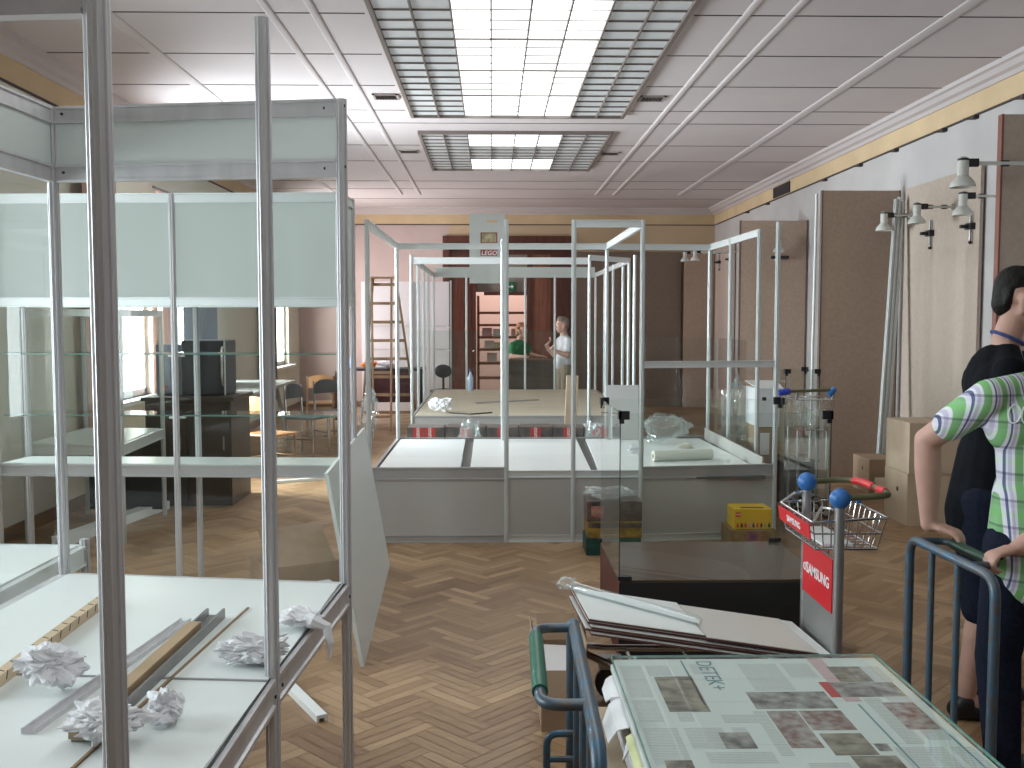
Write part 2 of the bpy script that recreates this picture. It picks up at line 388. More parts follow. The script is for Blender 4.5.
def make_floor():
    Lb, Ws, ns = 0.33, 0.055, 3; Wb = Ws * ns; g = .0018
    vs, fs, uv, tint = [], [], [], []
    c, s_ = math.cos(math.radians(45)), math.sin(math.radians(45))
    def strip(x0, y0, x1, y1, hor, base):
        pts = [(x0 + g, y0 + g), (x1 - g, y0 + g), (x1 - g, y1 - g), (x0 + g, y1 - g)]
        w = [(px * c - py * s_, px * s_ + py * c + 7) for px, py in pts]
        cx = sum(p[0] for p in w) / 4; cy = sum(p[1] for p in w) / 4
        if not (XL - .2 < cx < XR + .2 and 1.5 < cy < YB + .2): return
        n = len(vs); vs.extend((p[0], p[1], 0) for p in w); fs.append((n, n + 1, n + 2, n + 3))
        o = rnd.random() * 50
        q = [(0, 0), (1, 0), (1, 1), (0, 1)] if hor else [(0, 0), (0, 1), (1, 1), (1, 0)]
        uv.extend([(a * Lb + o, b * Ws + o) for a, b in q]); t = min(1, max(0, base + rnd.gauss(0, .085))); tint.extend([t] * 4)
    for i in range(-110, 111):
        for j in range(-52, 53):
            ox, oy = i * Wb + j * Lb, i * Wb - j * Lb
            if abs(ox) > 16 or abs(oy) > 16: continue
            bh, bv = rnd.gauss(.24, .10), rnd.gauss(.24, .10)
            for k in range(ns):
                strip(ox, oy + k * Ws, ox + Lb, oy + (k + 1) * Ws, True, bh)
                strip(ox + Lb + k * Ws, oy + Wb - Lb, ox + Lb + (k + 1) * Ws, oy + Wb, False, bv)
    # near the back of the viewer and the ground below the joints
    n = len(vs); nb = len(fs)
    vs.extend([(XL - .3, YF - .3, -.002), (XR + .3, YF - .3, -.002), (XR + .3, YB + 4, -.002), (XL - .3, YB + 4, -.002)]); fs.append((n, n + 1, n + 2, n + 3))
    uv.extend([(0, 0)] * 4); tint.extend([-.1] * 4)
    me = bpy.data.meshes.new('floor'); me.from_pydata(vs, [], fs)
    ul = me.uv_layers.new(name='uv')
    for k, q in enumerate(uv): ul.data[k].uv = q
    at = me.color_attributes.new('tint', 'FLOAT_COLOR', 'CORNER')
    for k, t in enumerate(tint): at.data[k].color = (t, t, t, 1)
    me.materials.append(floor_mat()); o = bpy.data.objects.new('floor', me); COL.objects.link(o); struct(o)
make_floor()
# ceiling with its joints, ribs and coves
struct(box('ceiling', (XL - .2, YF - .2, ZC), (XR + .2, YB + .2, ZC + .15), CEIL))
b = MB()
for y in (3.0, 4.0, 5.05, 6.1, 6.95, 8.0, 9.05, 10.1, 10.75, 12.1, 13.3, 15.2, 16.1, 17.4):
    for x0, x1 in ((XL + .1, -.86), (1.38, XR - .1)): b.box((x0, y - .006, ZC - .004), (x1, y + .006, ZC + .001))
for y in (10.75, 15.2, 16.1, 17.4): b.box((-.86, y - .006, ZC - .004), (1.38, y + .006, ZC + .001))
struct(b.build('trim_1', JOINT))
k = 2
for off in (1.47, 1.77, 2.88):
    for sgn in (-1, 1):
        x = .27 + sgn * off; b = MB(); w = .030 if off < 2.5 else .055
        b.prof((x, YF, ZC), (x, 16.8, ZC), [(-w, 0), (-w * .9, -.008), (-w * .45, -.013), (w * .45, -.013), (w * .9, -.008), (w, 0)])
        struct(b.build('trim_%d' % k, CEIL)); k += 1
MOULD = mat('grey_cornice', (0.52, 0.47, 0.47), 0.8)
def cove(x0, y0, x1, y1, inw, k):
    p, q = V((x0, y0, 0)), V((x1, y1, 0)); d, r, u = MB().frame(p, q)
    sg = 1 if r.dot(V(inw)) > 0 else -1
    b = MB(); b.prof(p, q, [(sg * a, z) for a, z in ((0, 3.6), (.03, 3.6), (.05, 3.63), (.09, 3.645), (.12, 3.68), (.15, 3.69), (.16, ZC), (0, ZC))]); struct(b.build('trim_%d' % k, MOULD))
    b = MB(); b.prof(p, q, [(sg * a, z) for a, z in ((0, 3.42), (.012, 3.42), (.012, 3.6), (0, 3.6))]); struct(b.build('trim_%d' % (k + 1), YCOVE))
    b = MB(); b.prof(p, q, [(sg * a, z) for a, z in ((0, 3.405), (.02, 3.405), (.02, 3.42), (0, 3.42))]); struct(b.build('trim_%d' % (k + 2), JOINT))
cove(XR, YF, XR, YB, (-1, 0, 0), k); cove(XL, YB, XL, YF, (1, 0, 0), k + 3); cove(XR, YB, XL, YB, (0, -1, 0), k + 6); k += 9
# walls
struct(box('wall_right', (XR, YF, 0), (XR + .2, YB + 4, ZC), WALLR))
struct(box('wall_near', (XL, YF - .2, 0), (XR, YF, ZC), WALLL))
b = MB(); ws = sorted(WINS); prev = YF
for a, c in ws:
    b.box((XL - .25, prev, 0), (XL, a, ZC)); b.box((XL - .25, a, 0), (XL, c, WZ0)); b.box((XL - .25, a, WZ1), (XL, c, ZC)); prev = c
b.box((XL - .25, prev, 0), (XL, YB + 4, ZC)); struct(b.build('wall_left', WALLL))
DX0, DX1, DZ = -.80, 1.50, 3.08
b = MB(); b.box((XL, YB, 0), (DX0, YB + .25, ZC)); b.c = 1
b.box((DX1, YB, 0), (XR, YB + .25, ZC)); b.box((DX0, YB, DZ), (DX1, YB + .25, ZC)); struct(b.build('wall_back', [WALLB, WALLBY]))
BASEB = mat('dark_skirting', (0.20, 0.12, 0.08), 0.5)
struct(box('baseboard_right', (XR - .02, YF, 0), (XR, YB, .1), BASEB)); struct(box('baseboard_left', (XL, YF, 0), (XL + .02, YB, .1), BASEB))
struct(box('baseboard_back', (XL + .02, YB - .02, 0), (DX0 - .12, YB, .1), BASEB))
for i, (a, c) in enumerate(WINS):
    b = MB(); x = XL - .10
    for p, q in (((a, WZ0), (a + .07, WZ1)), ((c - .07, WZ0), (c, WZ1)), ((a, WZ0), (c, WZ0 + .07)), ((a, WZ1 - .07), (c, WZ1)), (((a + c) / 2 - .03, WZ0), ((a + c) / 2 + .03, WZ1)), ((a, 2.1), (c, 2.15))):
        b.box((x - .03, p[0], p[1]), (x + .03, q[0], q[1]))
    w = struct(b.build('window_%d' % (i + 1), mat('window_paint_%d' % i, (.62, .60, .58), .4)))
    MB().box((x - .004, a + .02, WZ0 + .02), (x + .004, c - .02, WZ1 - .02)).build('pane', GLASS, w)
    box('window_sill', (XL - .22, a - .05, WZ0 - .04), (XL + .12, c + .05, WZ0), WHITE, w)
# doorway in the back wall: frame, transom, two opened leaves, the room behind
dr = MB(); y0, y1 = YB - .06, YB + .27
dr.box((DX0 - .12, y0, 0), (DX0, y1, DZ + .12)); dr.box((DX1, y0, 0), (DX1 + .02, y1, DZ + .12)); dr.box((DX0, y0, DZ), (DX1, y1, DZ + .12))
dr.box((DX0, y0 + .1, 2.86), (DX1, y1, 2.92)); dr.box((.66, y0 + .02, 0), (.76, y1, 2.86)); dr.box((-.15, y0 + .1, 2.1), (.66, y1, 2.16))
d1 = struct(dr.build('door_1', DOORW))
box('transom_panel', (DX0, YB + .1, 2.92), (DX1, YB + .14, DZ), DOORW, d1)
box('grey_overpanel', (-.4, YB + .12, 2.16), (.66, YB + .16, 2.86), mat('grey_overdoor', (.26, .23, .20), .7), d1)
def leaf(x0, x1, yy, m, n):
    b = MB(); b.box((x0, yy, .01), (x1, yy + .05, 2.86))
    w = x1 - x0
    for z0, z1 in ((.15, .9), (1.05, 1.9), (2.0, 2.75)): b.box((x0 + w * .18, yy - .012, z0), (x1 - w * .18, yy, z1))
    o = b.build('door_leaf', m, d1)
    MB().ball((x1 - .05, yy - .03, 1.05), .025).build('door_handle', CHROME, o)
leaf(DX0, -.30, YB - .02, DOORW, 0); leaf(.755, 1.10, YB - .02, DOORL, 1); leaf(1.10, DX1, YB - .02, DOORW, 2)
sg = thing('exit_sign', 'small green exit sign above the doorway in the back wall', 'sign', (.36, YB + .08, 2.24))
box('sign_plate', (.29, YB + .06, 2.17), (.43, YB + .085, 2.35), mat('exit_green', (.01, .13, .06), .5), sg)
b = MB(); b.box((.31, YB + .052, 2.25), (.37, YB + .058, 2.27)); b.add([(.37, YB + .055, 2.22), (.37, YB + .055, 2.30), (.41, YB + .055, 2.26)], [(0, 2, 1)]); b.build('arrow', LETW, sg)
PINKW = mat('pink_next_room', (.62, .47, .42), .8)
struct(box('wall_next_room', (XL, YB + 3.6, 0), (XR, YB + 3.8, ZC), PINKW))

# skylights in the ceiling
LIT = [emis('lit_skylight_%d' % i, (0.94, 1.0, 0.985), SKYLIGHT_E * f) for i, f in enumerate((1.0, 0.7, 1.2))]
DIMP = mat('dim_glowing_frosted_glass', (0.47, 0.475, 0.475), 0.45, var=.12, scale=3)
DIMP.node_tree.nodes['Principled BSDF'].inputs['Emission Color'].default_value = (.86, .95, 1, 1); DIMP.node_tree.nodes['Principled BSDF'].inputs['Emission Strength'].default_value = .13  # faint emission stands in for daylight coming through these panes
BRONZE = mat('bronze_glazing_bar', (0.19, 0.155, 0.14), 0.5)
def skylight(label, y0, y1, pitch, lit):
    x0, cw = -.80, .2655; t = thing('skylight', label, 'ceiling light', (.26, (y0 + y1) / 2, ZC - .06))
    z = ZC - .012; n = round((y1 - y0) / pitch)
    b = MB()
    for i in range(9): w = .016 if i in (0, 8) else .006; b.box((x0 + i * cw - w, y0, ZC - .04), (x0 + i * cw + w, y1, ZC - .001))
    for yy in (y0, y1): b.box((x0 - .016, yy - .016, ZC - .04), (x0 + 8 * cw + .016, yy + .016, ZC - .001))
    for j in range(1, n):
        w = .0024
        for i0, i1 in ((0, 2), (6, 8)): b.box((x0 + i0 * cw, y0 + j * pitch - w, ZC - .026), (x0 + i1 * cw, y0 + j * pitch + w, ZC - .001))
        if j % 4 == 0 or not lit[j // 4]: b.box((x0 + 2 * cw, y0 + j * pitch - w, ZC - .026), (x0 + 6 * cw, y0 + j * pitch + w, ZC - .001))
        else: b.box((x0 + 2 * cw, y0 + j * pitch - .0012, ZC - .020), (x0 + 6 * cw, y0 + j * pitch + .0012, ZC - .010))
    b.build('glazing_bars', BRONZE, t)
    b = MB()
    for i in (0, 1, 6, 7): b.box((x0 + i * cw, y0, z), (x0 + (i + 1) * cw, y1, z + .004))
    for j in range(n // 4):
        ya, yb = y0 + 4 * j * pitch, y0 + 4 * (j + 1) * pitch
        for i in (2, 3, 4, 5):
            if lit[j]:
                MB().box((x0 + i * cw + .006, ya + .008, z), (x0 + (i + 1) * cw - .006, yb - .008, z + .004)).build('lit_pane', LIT[(i * 2 + j) % 3], t)
            else: b.box((x0 + i * cw, ya, z), (x0 + (i + 1) * cw, yb, z + .004))
    b.build('dim_glowing_panes', DIMP, t)
skylight('long lit ceiling skylight nearest the viewer, with grey panes on both sides', 10.29 - 56 * .2325, 10.29, .2325, [1] * 14)  # unseen stretch behind the camera added to light faces turned towards it
skylight('shorter far ceiling skylight with two lit bands and a dark band between', 11.19, 11.19 + 12 * .2255, .2255, [1, 0, 1])
def vent(px, py, label):
    c = atZ(px, py, ZC); t = thing('ceiling_vent', label, 'vent', (c.x, c.y, ZC - .02), 'ceiling vents')
    b = MB(); X0, X1, Y0, Y1 = c.x - .12, c.x + .12, c.y - .11, c.y + .11
    for p, q in (((X0, Y0), (X1, Y0 + .02)), ((X0, Y1 - .02), (X1, Y1)), ((X0, Y0), (X0 + .02, Y1)), ((X1 - .02, Y0), (X1, Y1))): b.box((p[0], p[1], ZC - .014), (q[0], q[1], ZC))
    b.build('vent_frame', mat('vent_frame', (.35, .30, .28), .6) if 'vf' not in globals() else globals()['vf'], t)
    MB().box((X0 + .02, Y0 + .02, ZC - .003), (X1 - .02, Y1 - .02, ZC)).build('vent_backing', BLACK, t)
    b = MB()
    for i in range(7): b.bar((X0 + .03 + i * .03, Y0 + .02, ZC - .008), (X0 + .03 + i * .03, Y1 - .02, ZC - .008), .004, .012)
    b.build('vent_slats', JOINT, t)
vent(386, 96, 'dark vent left of the near skylight'); vent(652, 98, 'dark vent right of the near skylight')
vent(409, 151, 'small dark vent left of the far skylight'); vent(610, 153, 'small dark vent right of the far skylight')
c = atY(762, 199, 14.0)
tag(box('wall_vent', (XR - .03, 14.1, 3.43), (XR, 14.9, 3.58), BLACK), 'black grille in the yellow cove above the right wall', 'vent')

# ------------------------------------------------------------------ near showcase (left foreground)
T = 2.37
RB, RM, RF, LB, LF = (-.484, 3.28), (-.539, 2.41), (-.560, 1.46), (-1.475, 3.43), (-1.57, 1.56)
v1 = thing('display_showcase', 'tall open aluminium showcase in the left foreground, crumpled papers on its white table', 'showcase', (-1.0, 2.4, 0))
T1 = 2.356
for p in (RB, RM, RF, LB, LF): post(v1, p[0], p[1], 0, T1)
for p, q in ((LB, RB), (LF, LB)):
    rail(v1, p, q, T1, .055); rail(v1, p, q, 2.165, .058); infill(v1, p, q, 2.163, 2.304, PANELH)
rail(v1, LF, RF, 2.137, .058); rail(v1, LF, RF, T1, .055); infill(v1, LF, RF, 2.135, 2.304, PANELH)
for p, q in ((RB, RM), (RM, RF), (LB, RB), (LF, LB), (LF, RF)): rail(v1, p, q, .775, .075)
for p, q in ((RB, RM), (RM, RF)):
    d = (V((*q, 0)) - V((*p, 0))).normalized(); r = V((d.y, -d.x, 0)) * -1
    a = V((*p, .776)) + d * .02; c = V((*q, .776)) - d * .02
    MB().bar(a + V((-.003, 0, 0)), c + V((-.003, 0, 0)), .006, .005).build('gasket', RUBBER, v1)
pane(v1, LB, RB, .775, 2.108); pane(v1, LF, LB, .775, 2.108)
def tabletop(parent, quad, z, m=None, t=.018): return MB().slab([(x, y, z) for x, y in quad], t).build('tabletop', m or WHITE, parent, bevel=.002)
def lerp(a, b, t): return (a[0] + (b[0] - a[0]) * t, a[1] + (b[1] - a[1]) * t)
ins = .022
A, B, C, D = (LF[0] + .02, LF[1] + .02), (RF[0] - .02, RF[1] + .02), (RB[0] - .02, RB[1] - .02), (LB[0] + .02, LB[1] - .02)
mA, mB = lerp(D, A, .52), lerp(C, B, .50)
j1, j2 = atZ(248, 608, .78), atZ(131, 715, .78); jd = (j2 - j1) / (j2.y - j1.y)
def onj(y): q = j1 + jd * (y - j1.y); return (q.x, q.y)
kM = onj(mA[1] * .42 + mB[1] * .58); kA = onj(A[1])
g = .002
tabletop(v1, [mA, mB, C, D], .779)
tabletop(v1, [A, kA, kM, (mA[0], mA[1] - .006)], .779); tabletop(v1, [(kA[0] + .004, kA[1]), B, (mB[0], mB[1] - .006), (kM[0] + .004, kM[1] - .006)], .779)
s = MB(); s.bar((mA[0], mA[1] - .003, .7805), (mB[0], mB[1] - .003, .7805), .006, .005); s.build('joint_strip', GREYP, v1)
MB().bar((*onj(A[1] + .01), .7805), (*onj(j1.y), .7805), .006, .005).build('wooden_joint_strip', mat('strip_wood', (.30, .20, .11), .6), v1)
for p, dv in ((RB, (.0, -.035, 0)), (RM, (0, .04, 0)), (RM, (0, -.04, 0)), (RB, (-.055, .02, 0)), (LB, (.05, -.02, 0))):
    for z in ((.74,) if p is RM else (.74, 2.328, 2.136)):
        MB().lathe([(.005, 0), (.005, .004)], V((p[0] + dv[0] + .014 * (1 if dv[0] == 0 else 0), p[1] + dv[1] - (.014 if dv[0] else 0), z)), 8, axis=(1, 0, 0) if dv[0] == 0 else (0, -1, 0)).build('screw', BLACK, v1)

# the neighbouring showcase at the left edge
v0 = thing('display_showcase', 'low white-topped showcase at the left edge of the photo, seen through the near showcase', 'showcase', (-2.05, 2.9, 0))
c0 = [(-2.55, 1.95), (-1.62, 1.95), (-1.58, 3.86), (-2.55, 3.92)]
for p in c0: post(v0, p[0], p[1], 0, T if p[1] > 3 and p[0] < -2 else (1.1 if p[0] > -2 and p[1] < 3 else .8))
for i in range(4): rail(v0, c0[i], c0[(i + 1) % 4], .775, .075, m=ALUW)
tabletop(v0, [(-2.53, 1.97), (-1.64, 1.97), (-1.60, 3.84), (-2.53, 3.88)], .779)

# ------------------------------------------------------------------ second showcase, with opaque upper panels and glass shelves
def ang(p, u, n, a, b): return (p[0] + u[0] * a + n[0] * b, p[1] + u[1] * a + n[1] * b)
v2 = thing('display_showcase', 'wide showcase behind the near one, with pale upper panels and two glass shelves', 'showcase', (-1.85, 6.1, 0))
u = V((-.9985, .055)).normalized(); n2 = (.09, .996); P0 = (-.875, 5.78)
OFS = (0, .965, 2.03)
F = [ang(P0, u, n2, k_, 0) for k_ in OFS]; Bk = [ang(P0, u, n2, k_, .33) for k_ in OFS]
for p in F + Bk: post(v2, p[0], p[1], 0, T)
for i in range(2):
    for R_ in (F, Bk):
        rail(v2, R_[i + 1], R_[i], T, .055, m=ALUW); rail(v2, R_[i + 1], R_[i], 1.775, .055, m=ALUW); rail(v2, R_[i + 1], R_[i], .80, .07, m=GREYP)
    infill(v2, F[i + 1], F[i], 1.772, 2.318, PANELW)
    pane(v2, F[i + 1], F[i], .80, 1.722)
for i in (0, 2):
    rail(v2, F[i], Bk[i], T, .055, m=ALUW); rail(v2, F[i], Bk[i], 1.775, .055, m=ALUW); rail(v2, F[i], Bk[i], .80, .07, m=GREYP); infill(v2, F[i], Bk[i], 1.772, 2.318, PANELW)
tabletop(v2, [ang(F[2], u, n2, -.02, .02), ang(F[0], u, n2, .02, .02), ang(Bk[0], u, n2, .02, -.02), ang(Bk[2], u, n2, -.02, -.02)], .804)
for z in (1.45, 1.09):
    for i in range(2):
        q = [ang(F[i + 1], u, n2, -.03, .03), ang(F[i], u, n2, .03, .03), ang(Bk[i], u, n2, .03, -.03), ang(Bk[i + 1], u, n2, -.03, -.03)]
        sh = MB().slab([(x, y, z) for x, y in q], .008).build('glass_shelf', GLASS, v2)
        MB().bar((*q[0], z - .004), (*q[1], z - .004), .003, .0078).build('shelf_edge', GEDGE, sh)
b = MB()
for p in F[1:2]:
    for z in (1.45, 1.09): b.bar((p[0] - .045, p[1] + .03, z - .014), (p[0] + .045, p[1] + .03, z - .014), .03, .012)
b.build('shelf_brackets', ALUW, v2)

# third showcase by the bright window
v3 = thing('display_showcase', 'white-topped glass showcase beside the bright left window, no upper panels', 'showcase', (-3.0, 7.85, 0))
c3 = [(-3.42, 7.35), (-2.70, 7.30), (-2.76, 8.40), (-3.42, 8.45)]
for p in c3: post(v3, p[0], p[1], 0, 1.72, ALUW)
for i in range(4):
    rail(v3, c3[i], c3[(i + 1) % 4], .735, .08, m=ALUW); rail(v3, c3[i], c3[(i + 1) % 4], 1.72, .05, m=ALUW)
tabletop(v3, [(-3.40, 7.37), (-2.72, 7.32), (-2.78, 8.38), (-3.40, 8.43)], .74)
pane(v3, c3[0], c3[1], .74, 1.67); pane(v3, c3[1], c3[2], .74, 1.67)
infill(v3, c3[3], c3[2], .05, .655, BLACKM)

# ------------------------------------------------------------------ centre stand on a low white-topped base
s1 = thing('exhibition_stand', 'large centre stand: aluminium frame on a grey-fronted base with white boards on top', 'exhibition stand', (.6, 8.5, 0))
FR = [(-.905, 7.32), (.105, 7.32), (.598, 7.32), (1.10, 7.32), (2.13, 7.45)]
BK = [(-.905, 9.6), (.10, 9.45), (1.10, 9.6), (2.115, 9.72)]
RS = [(2.145, 8.03), (2.13, 8.93)]
for p in FR: post(s1, p[0], p[1], 0, T, ALUW)
for p in BK: post(s1, p[0], p[1], 0, T + (.03 if p[0] == .10 else 0), ALUW)
for p in RS: post(s1, p[0], p[1], 0, T, ALUW)
rail(s1, BK[0], BK[2], T, .058, m=ALUW); rail(s1, BK[2], BK[3], T, .058, m=ALUW)
rail(s1, FR[0], BK[0], T, .058, m=ALUW); rail(s1, FR[3], BK[2], T, .058, m=ALUW); rail(s1, FR[2], FR[3], T, .055, m=ALUW)
rail(s1, BK[3], RS[1], T, .058, m=ALUW); rail(s1, RS[1], RS[0], T, .058, m=ALUW)
rail(s1, FR[3], FR[4], 1.34, .05, m=ALUW)
for i in range(4):
    p, q = FR[i], FR[i + 1]; lo = i in (1, 2)
    zt = .535 if lo else .56; m_ = ALUW if lo else GREYP
    rail(s1, p, q, zt, .055 if lo else .095, m=m_); rail(s1, p, q, .055, .055, m=ALUW if i in (1, 2, 3) else GREYP)
    infill(s1, p, q, .055, zt - (.055 if lo else .095), PANELG)
for p, q in ((FR[0], BK[0]), (BK[0], BK[2]), (BK[2], BK[3]), (BK[3], RS[0]), (RS[0], FR[4])):
    rail(s1, p, q, .51, .06, m=GREYP)
infill(s1, FR[0], BK[0], .0, .45, PANELG); infill(s1, BK[0], BK[2], 0, .45, PANELG); infill(s1, BK[2], BK[3], 0, .45, PANELG)
infill(s1, RS[0], BK[3], .0, .45, PANELG)
infill(s1, (2.06, 7.5), (2.06, 9.6), .49, .60, PANELG, t=.012, name='plinth_strip')
for q in ([(-.88, 7.36), (-.246, 7.36), (-.246, 8.35), (-.88, 8.35)], [(-.88, 8.36), (-.25, 8.36), (-.255, 9.56), (-.88, 9.56)],
          [(-.17, 7.36), (.75, 7.36), (.775, 8.35), (-.17, 8.35)], [(-.17, 8.36), (.775, 8.36), (.81, 9.56), (-.175, 9.56)],
          [(.80, 7.36), (2.04, 7.50), (2.04, 8.35), (.85, 8.35)], [(.85, 8.36), (2.04, 8.36), (2.0, 9.56), (.90, 9.56)]):
    tabletop(s1, q, .50)
MB().box((-.88, 7.36, .46), (2.04, 9.56, .478)).build('subfloor', mat('dark_subfloor', (.10, .095, .09), .6), s1)
for p, q in ((BK[0], (.10, 9.60)), ((.10, 9.6), BK[2]), (BK[2], BK[3])): pane(s1, p, q, .51, 1.54 if q[0] < 1.2 else 1.47)
pane(s1, BK[3], RS[1], .51, 1.47); pane(s1, RS[1], RS[0], .51, 1.47)

# ------------------------------------------------------------------ far stand with the plywood platform
s2 = thing('exhibition_stand', 'farther aluminium frame stand around a beige plywood platform', 'exhibition stand', (.35, 13.4, 0))
Y2 = [11.31, 12.31, 13.31, 14.31, 15.55]
for i, y in enumerate(Y2):
    post(s2, -.905, y, 0, T, ALUW); post(s2, 1.61, y + (.0 if i else 0), 0, T, ALUW)
post(s2, 1.10, 11.31, 0, T, ALUW); post(s2, 1.62, 11.85, 0, T, ALUW)
for x in (-.395, .515, .976): post(s2, x, 15.55, 0, 2.33, ALUW)
rail(s2, (-.905, 11.31), (1.10, 11.31), T - .03, .075, m=ALUW)
rail(s2, (-.905, 11.31), (-.905, 15.55), T - .01, .06, m=ALUW); rail(s2, (1.61, 11.85), (1.61, 15.55), T - .01, .06, m=ALUW)
rail(s2, (1.10, 11.31), (1.62, 11.85), T, .06, m=ALUW)
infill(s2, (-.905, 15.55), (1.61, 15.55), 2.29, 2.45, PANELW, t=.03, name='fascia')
for p, q in (((-.905, 11.31), (1.61, 11.31)), ((-.905, 15.55), (1.61, 15.55)), ((-.905, 11.31), (-.905, 15.55)), ((1.61, 11.31), (1.61, 15.55))):
    rail(s2, p, q, .555, .11, m=GREYP)
infill(s2, (-.905, 11.31), (1.10, 11.31), .05, .44, BLACKM)
MB().slab([(-.88, 11.34, .552), (1.585, 11.34, .552), (1.585, 15.52, .552), (-.88, 15.52, .552)], .02).build('platform', PLY, s2)
pane(s2, (-.905, 15.55), (1.61, 15.55), .56, 1.47)
# upright sign with a printed window, fixed to the far fascia
sn = thing('exhibition_sign', 'tall pale grey-green sign board above the far stand, with a small red logo picture', 'sign', (-.07, 15.50, 2.2))
SY = 15.50
b = MB(); b.box((-.345, SY, 2.2), (.20, SY + .02, 2.62)); b.box((-.345, SY, 2.62), (-.175, SY + .02, 3.26)); b.box((.085, SY, 2.62), (.20, SY + .02, 3.26))
b.box((-.175, SY, 2.98), (.085, SY + .02, 3.13)); b.box((-.175, SY, 3.17), (.085, SY + .02, 3.26)); b.box((-.175, SY, 3.13), (-.08, SY + .02, 3.17))
b.build('sign_board', PANELW, sn)
MB().box((-.178, SY + .0205, 2.60), (.088, SY + .03, 3.0)).build('red_backing', mat('dull_red_print', (.34, .06, .05), .5), sn)
MB().box((-.155, SY + .015, 2.83), (.065, SY + .021, 2.965)).build('landscape_picture', photo_mat('field_picture', (.22, .24, .12), (.50, .40, .28), 12), sn)
text('logo_lettering', 'LEGO', basis((-.045, SY + .012, 2.662), (1, 0, 0), (0, 0, 1)), .095, LETW, sn, shear=.2, offset=.001)
# things on the platform
def crumple(c, r, seed, sc=(1, 1, .7), sub=5, amp=.7):
    R_ = random.Random(seed); bm = bmesh.new(); bmesh.ops.create_icosphere(bm, subdivisions=sub, radius=1)
    dirs = [V((R_.gauss(0, 1), R_.gauss(0, 1), R_.gauss(0, 1))).normalized() for _ in range(26)]
    offs = [R_.uniform(.55, 1.0) for _ in dirs]
    for v in bm.verts:
        d = v.co.normalized(); k = 1.0
        for q, o in zip(dirs, offs):
            t = d.dot(q)
            if t > .05: k = min(k, o / t) if t * 1.0 > o * .9 else k
        q3 = V((seed * 1.7, seed * .3, 0)); N_ = mnoise.noise
        q4 = d + .35 * mnoise.noise_vector(d * 2.1 + q3)
        k *= .82 + amp * (.75 * abs(N_(q4 * 1.9 + q3)) + .5 * abs(N_(q4 * 4.1 + q3)) + .20 * abs(N_(q4 * 9 + q3)))
        d = (d + .22 * amp * mnoise.noise_vector(d * 3 + q3))
        v.co = V((d.x * sc[0], d.y * sc[1], d.z * sc[2])) * r * k
    mz = min(v.co.z for v in bm.verts); m = MB(); 
    bm.verts.index_update()
    m.add([V(c) + v.co - V((0, 0, mz)) for v in bm.verts], [tuple(v.index for v in f.verts) for f in bm.faces]); bm.free(); return m
tag(crumple((-.62, 11.7, .553), .105, 3, (1.4, .8, .8)).build('crumpled_paper', PAPER), 'crumpled white paper at the near left corner of the plywood platform', 'paper')
tag(MB().tube([(-.50, 11.6, .562), (-.36, 11.5, .562), (-.25, 11.42, .562), (-.1, 11.55, .562), (.0, 11.62, .562)], .008, 6).build('cable', BLACK), 'thin black cable lying on the plywood platform', 'cable')
tag(MB().bar((-.22, 12.95, .562), (.62, 13.45, .562), .05, .018).build('dark_rod', GREYP), 'thin dark rod lying across the plywood platform', 'rod')
p = MB(); p.bar((.83, 10.75, 0), (.87, 10.78, 1.04), .13, .05, up=(0, 1, 0)); tag(p.build('wooden_plank', mat('beige_plank', (.50, .36, .26), .6, var=.1, scale=5), bevel=.003), 'upright wooden plank standing between the two stands', 'plank')
# row of toy boxes between the stands, red squares with the logo
xs = [-.86, -.47, -.05, .28, .62, .95, 1.22]
for i in range(6):
    x0, x1 = xs[i], xs[i + 1] - .015; yy = 10.08
    names = ['leftmost toy box in the row behind the white boards', 'second toy box from the left in the row behind the white boards', 'third toy box from the left in the row, behind the tall middle post',
             'fourth toy box in the row, right of the tall middle post', 'fifth toy box in the row, below the wooden plank', 'rightmost toy box in the row, with a slanted red logo']
    t = thing('toy_box', names[i], 'box', ((x0 + x1) / 2, yy + .15, 0), 'toy boxes between the stands')
    box('carton', (x0, yy, 0), (x1, yy + .3, .555 + (i % 2) * .006), DKPR if i < 5 else mat('grey_print', (.40, .38, .37), .5), t, bevel=.004)
    for lx in ([.3, .62] if i in (0,) else [.5]):
        cx = x0 + (x1 - x0) * lx; rot = .7 if i == 5 else 0; sz = .052
        M = Matrix.Translation((cx, yy - .002, .50)) @ Matrix.Rotation(rot, 4, 'Y')
        lb = MB(); lb.X = M; lb.box((-sz, -.001, -sz), (sz, .001, sz)); lo = lb.build('red_logo_square', REDT, t)
        text('logo_lettering', 'LEGO', M @ basis((0, -.002, 0), (0, 0, 1), (-1, 0, 0)), .04, LETW, lo, shear=.2, offset=.001)
tag(crumple((-.22, 9.85, 0), .15, 5, (1, .8, 2.4)).build('plastic_film', FILM), 'ball of clear plastic film left of the tall middle post', 'plastic film')
tag(crumple((1.02, 9.85, 0), .14, 8, (1, .8, 2.5)).build('plastic_film', FILM), 'ball of clear plastic film by the plank behind the white boards', 'plastic film')
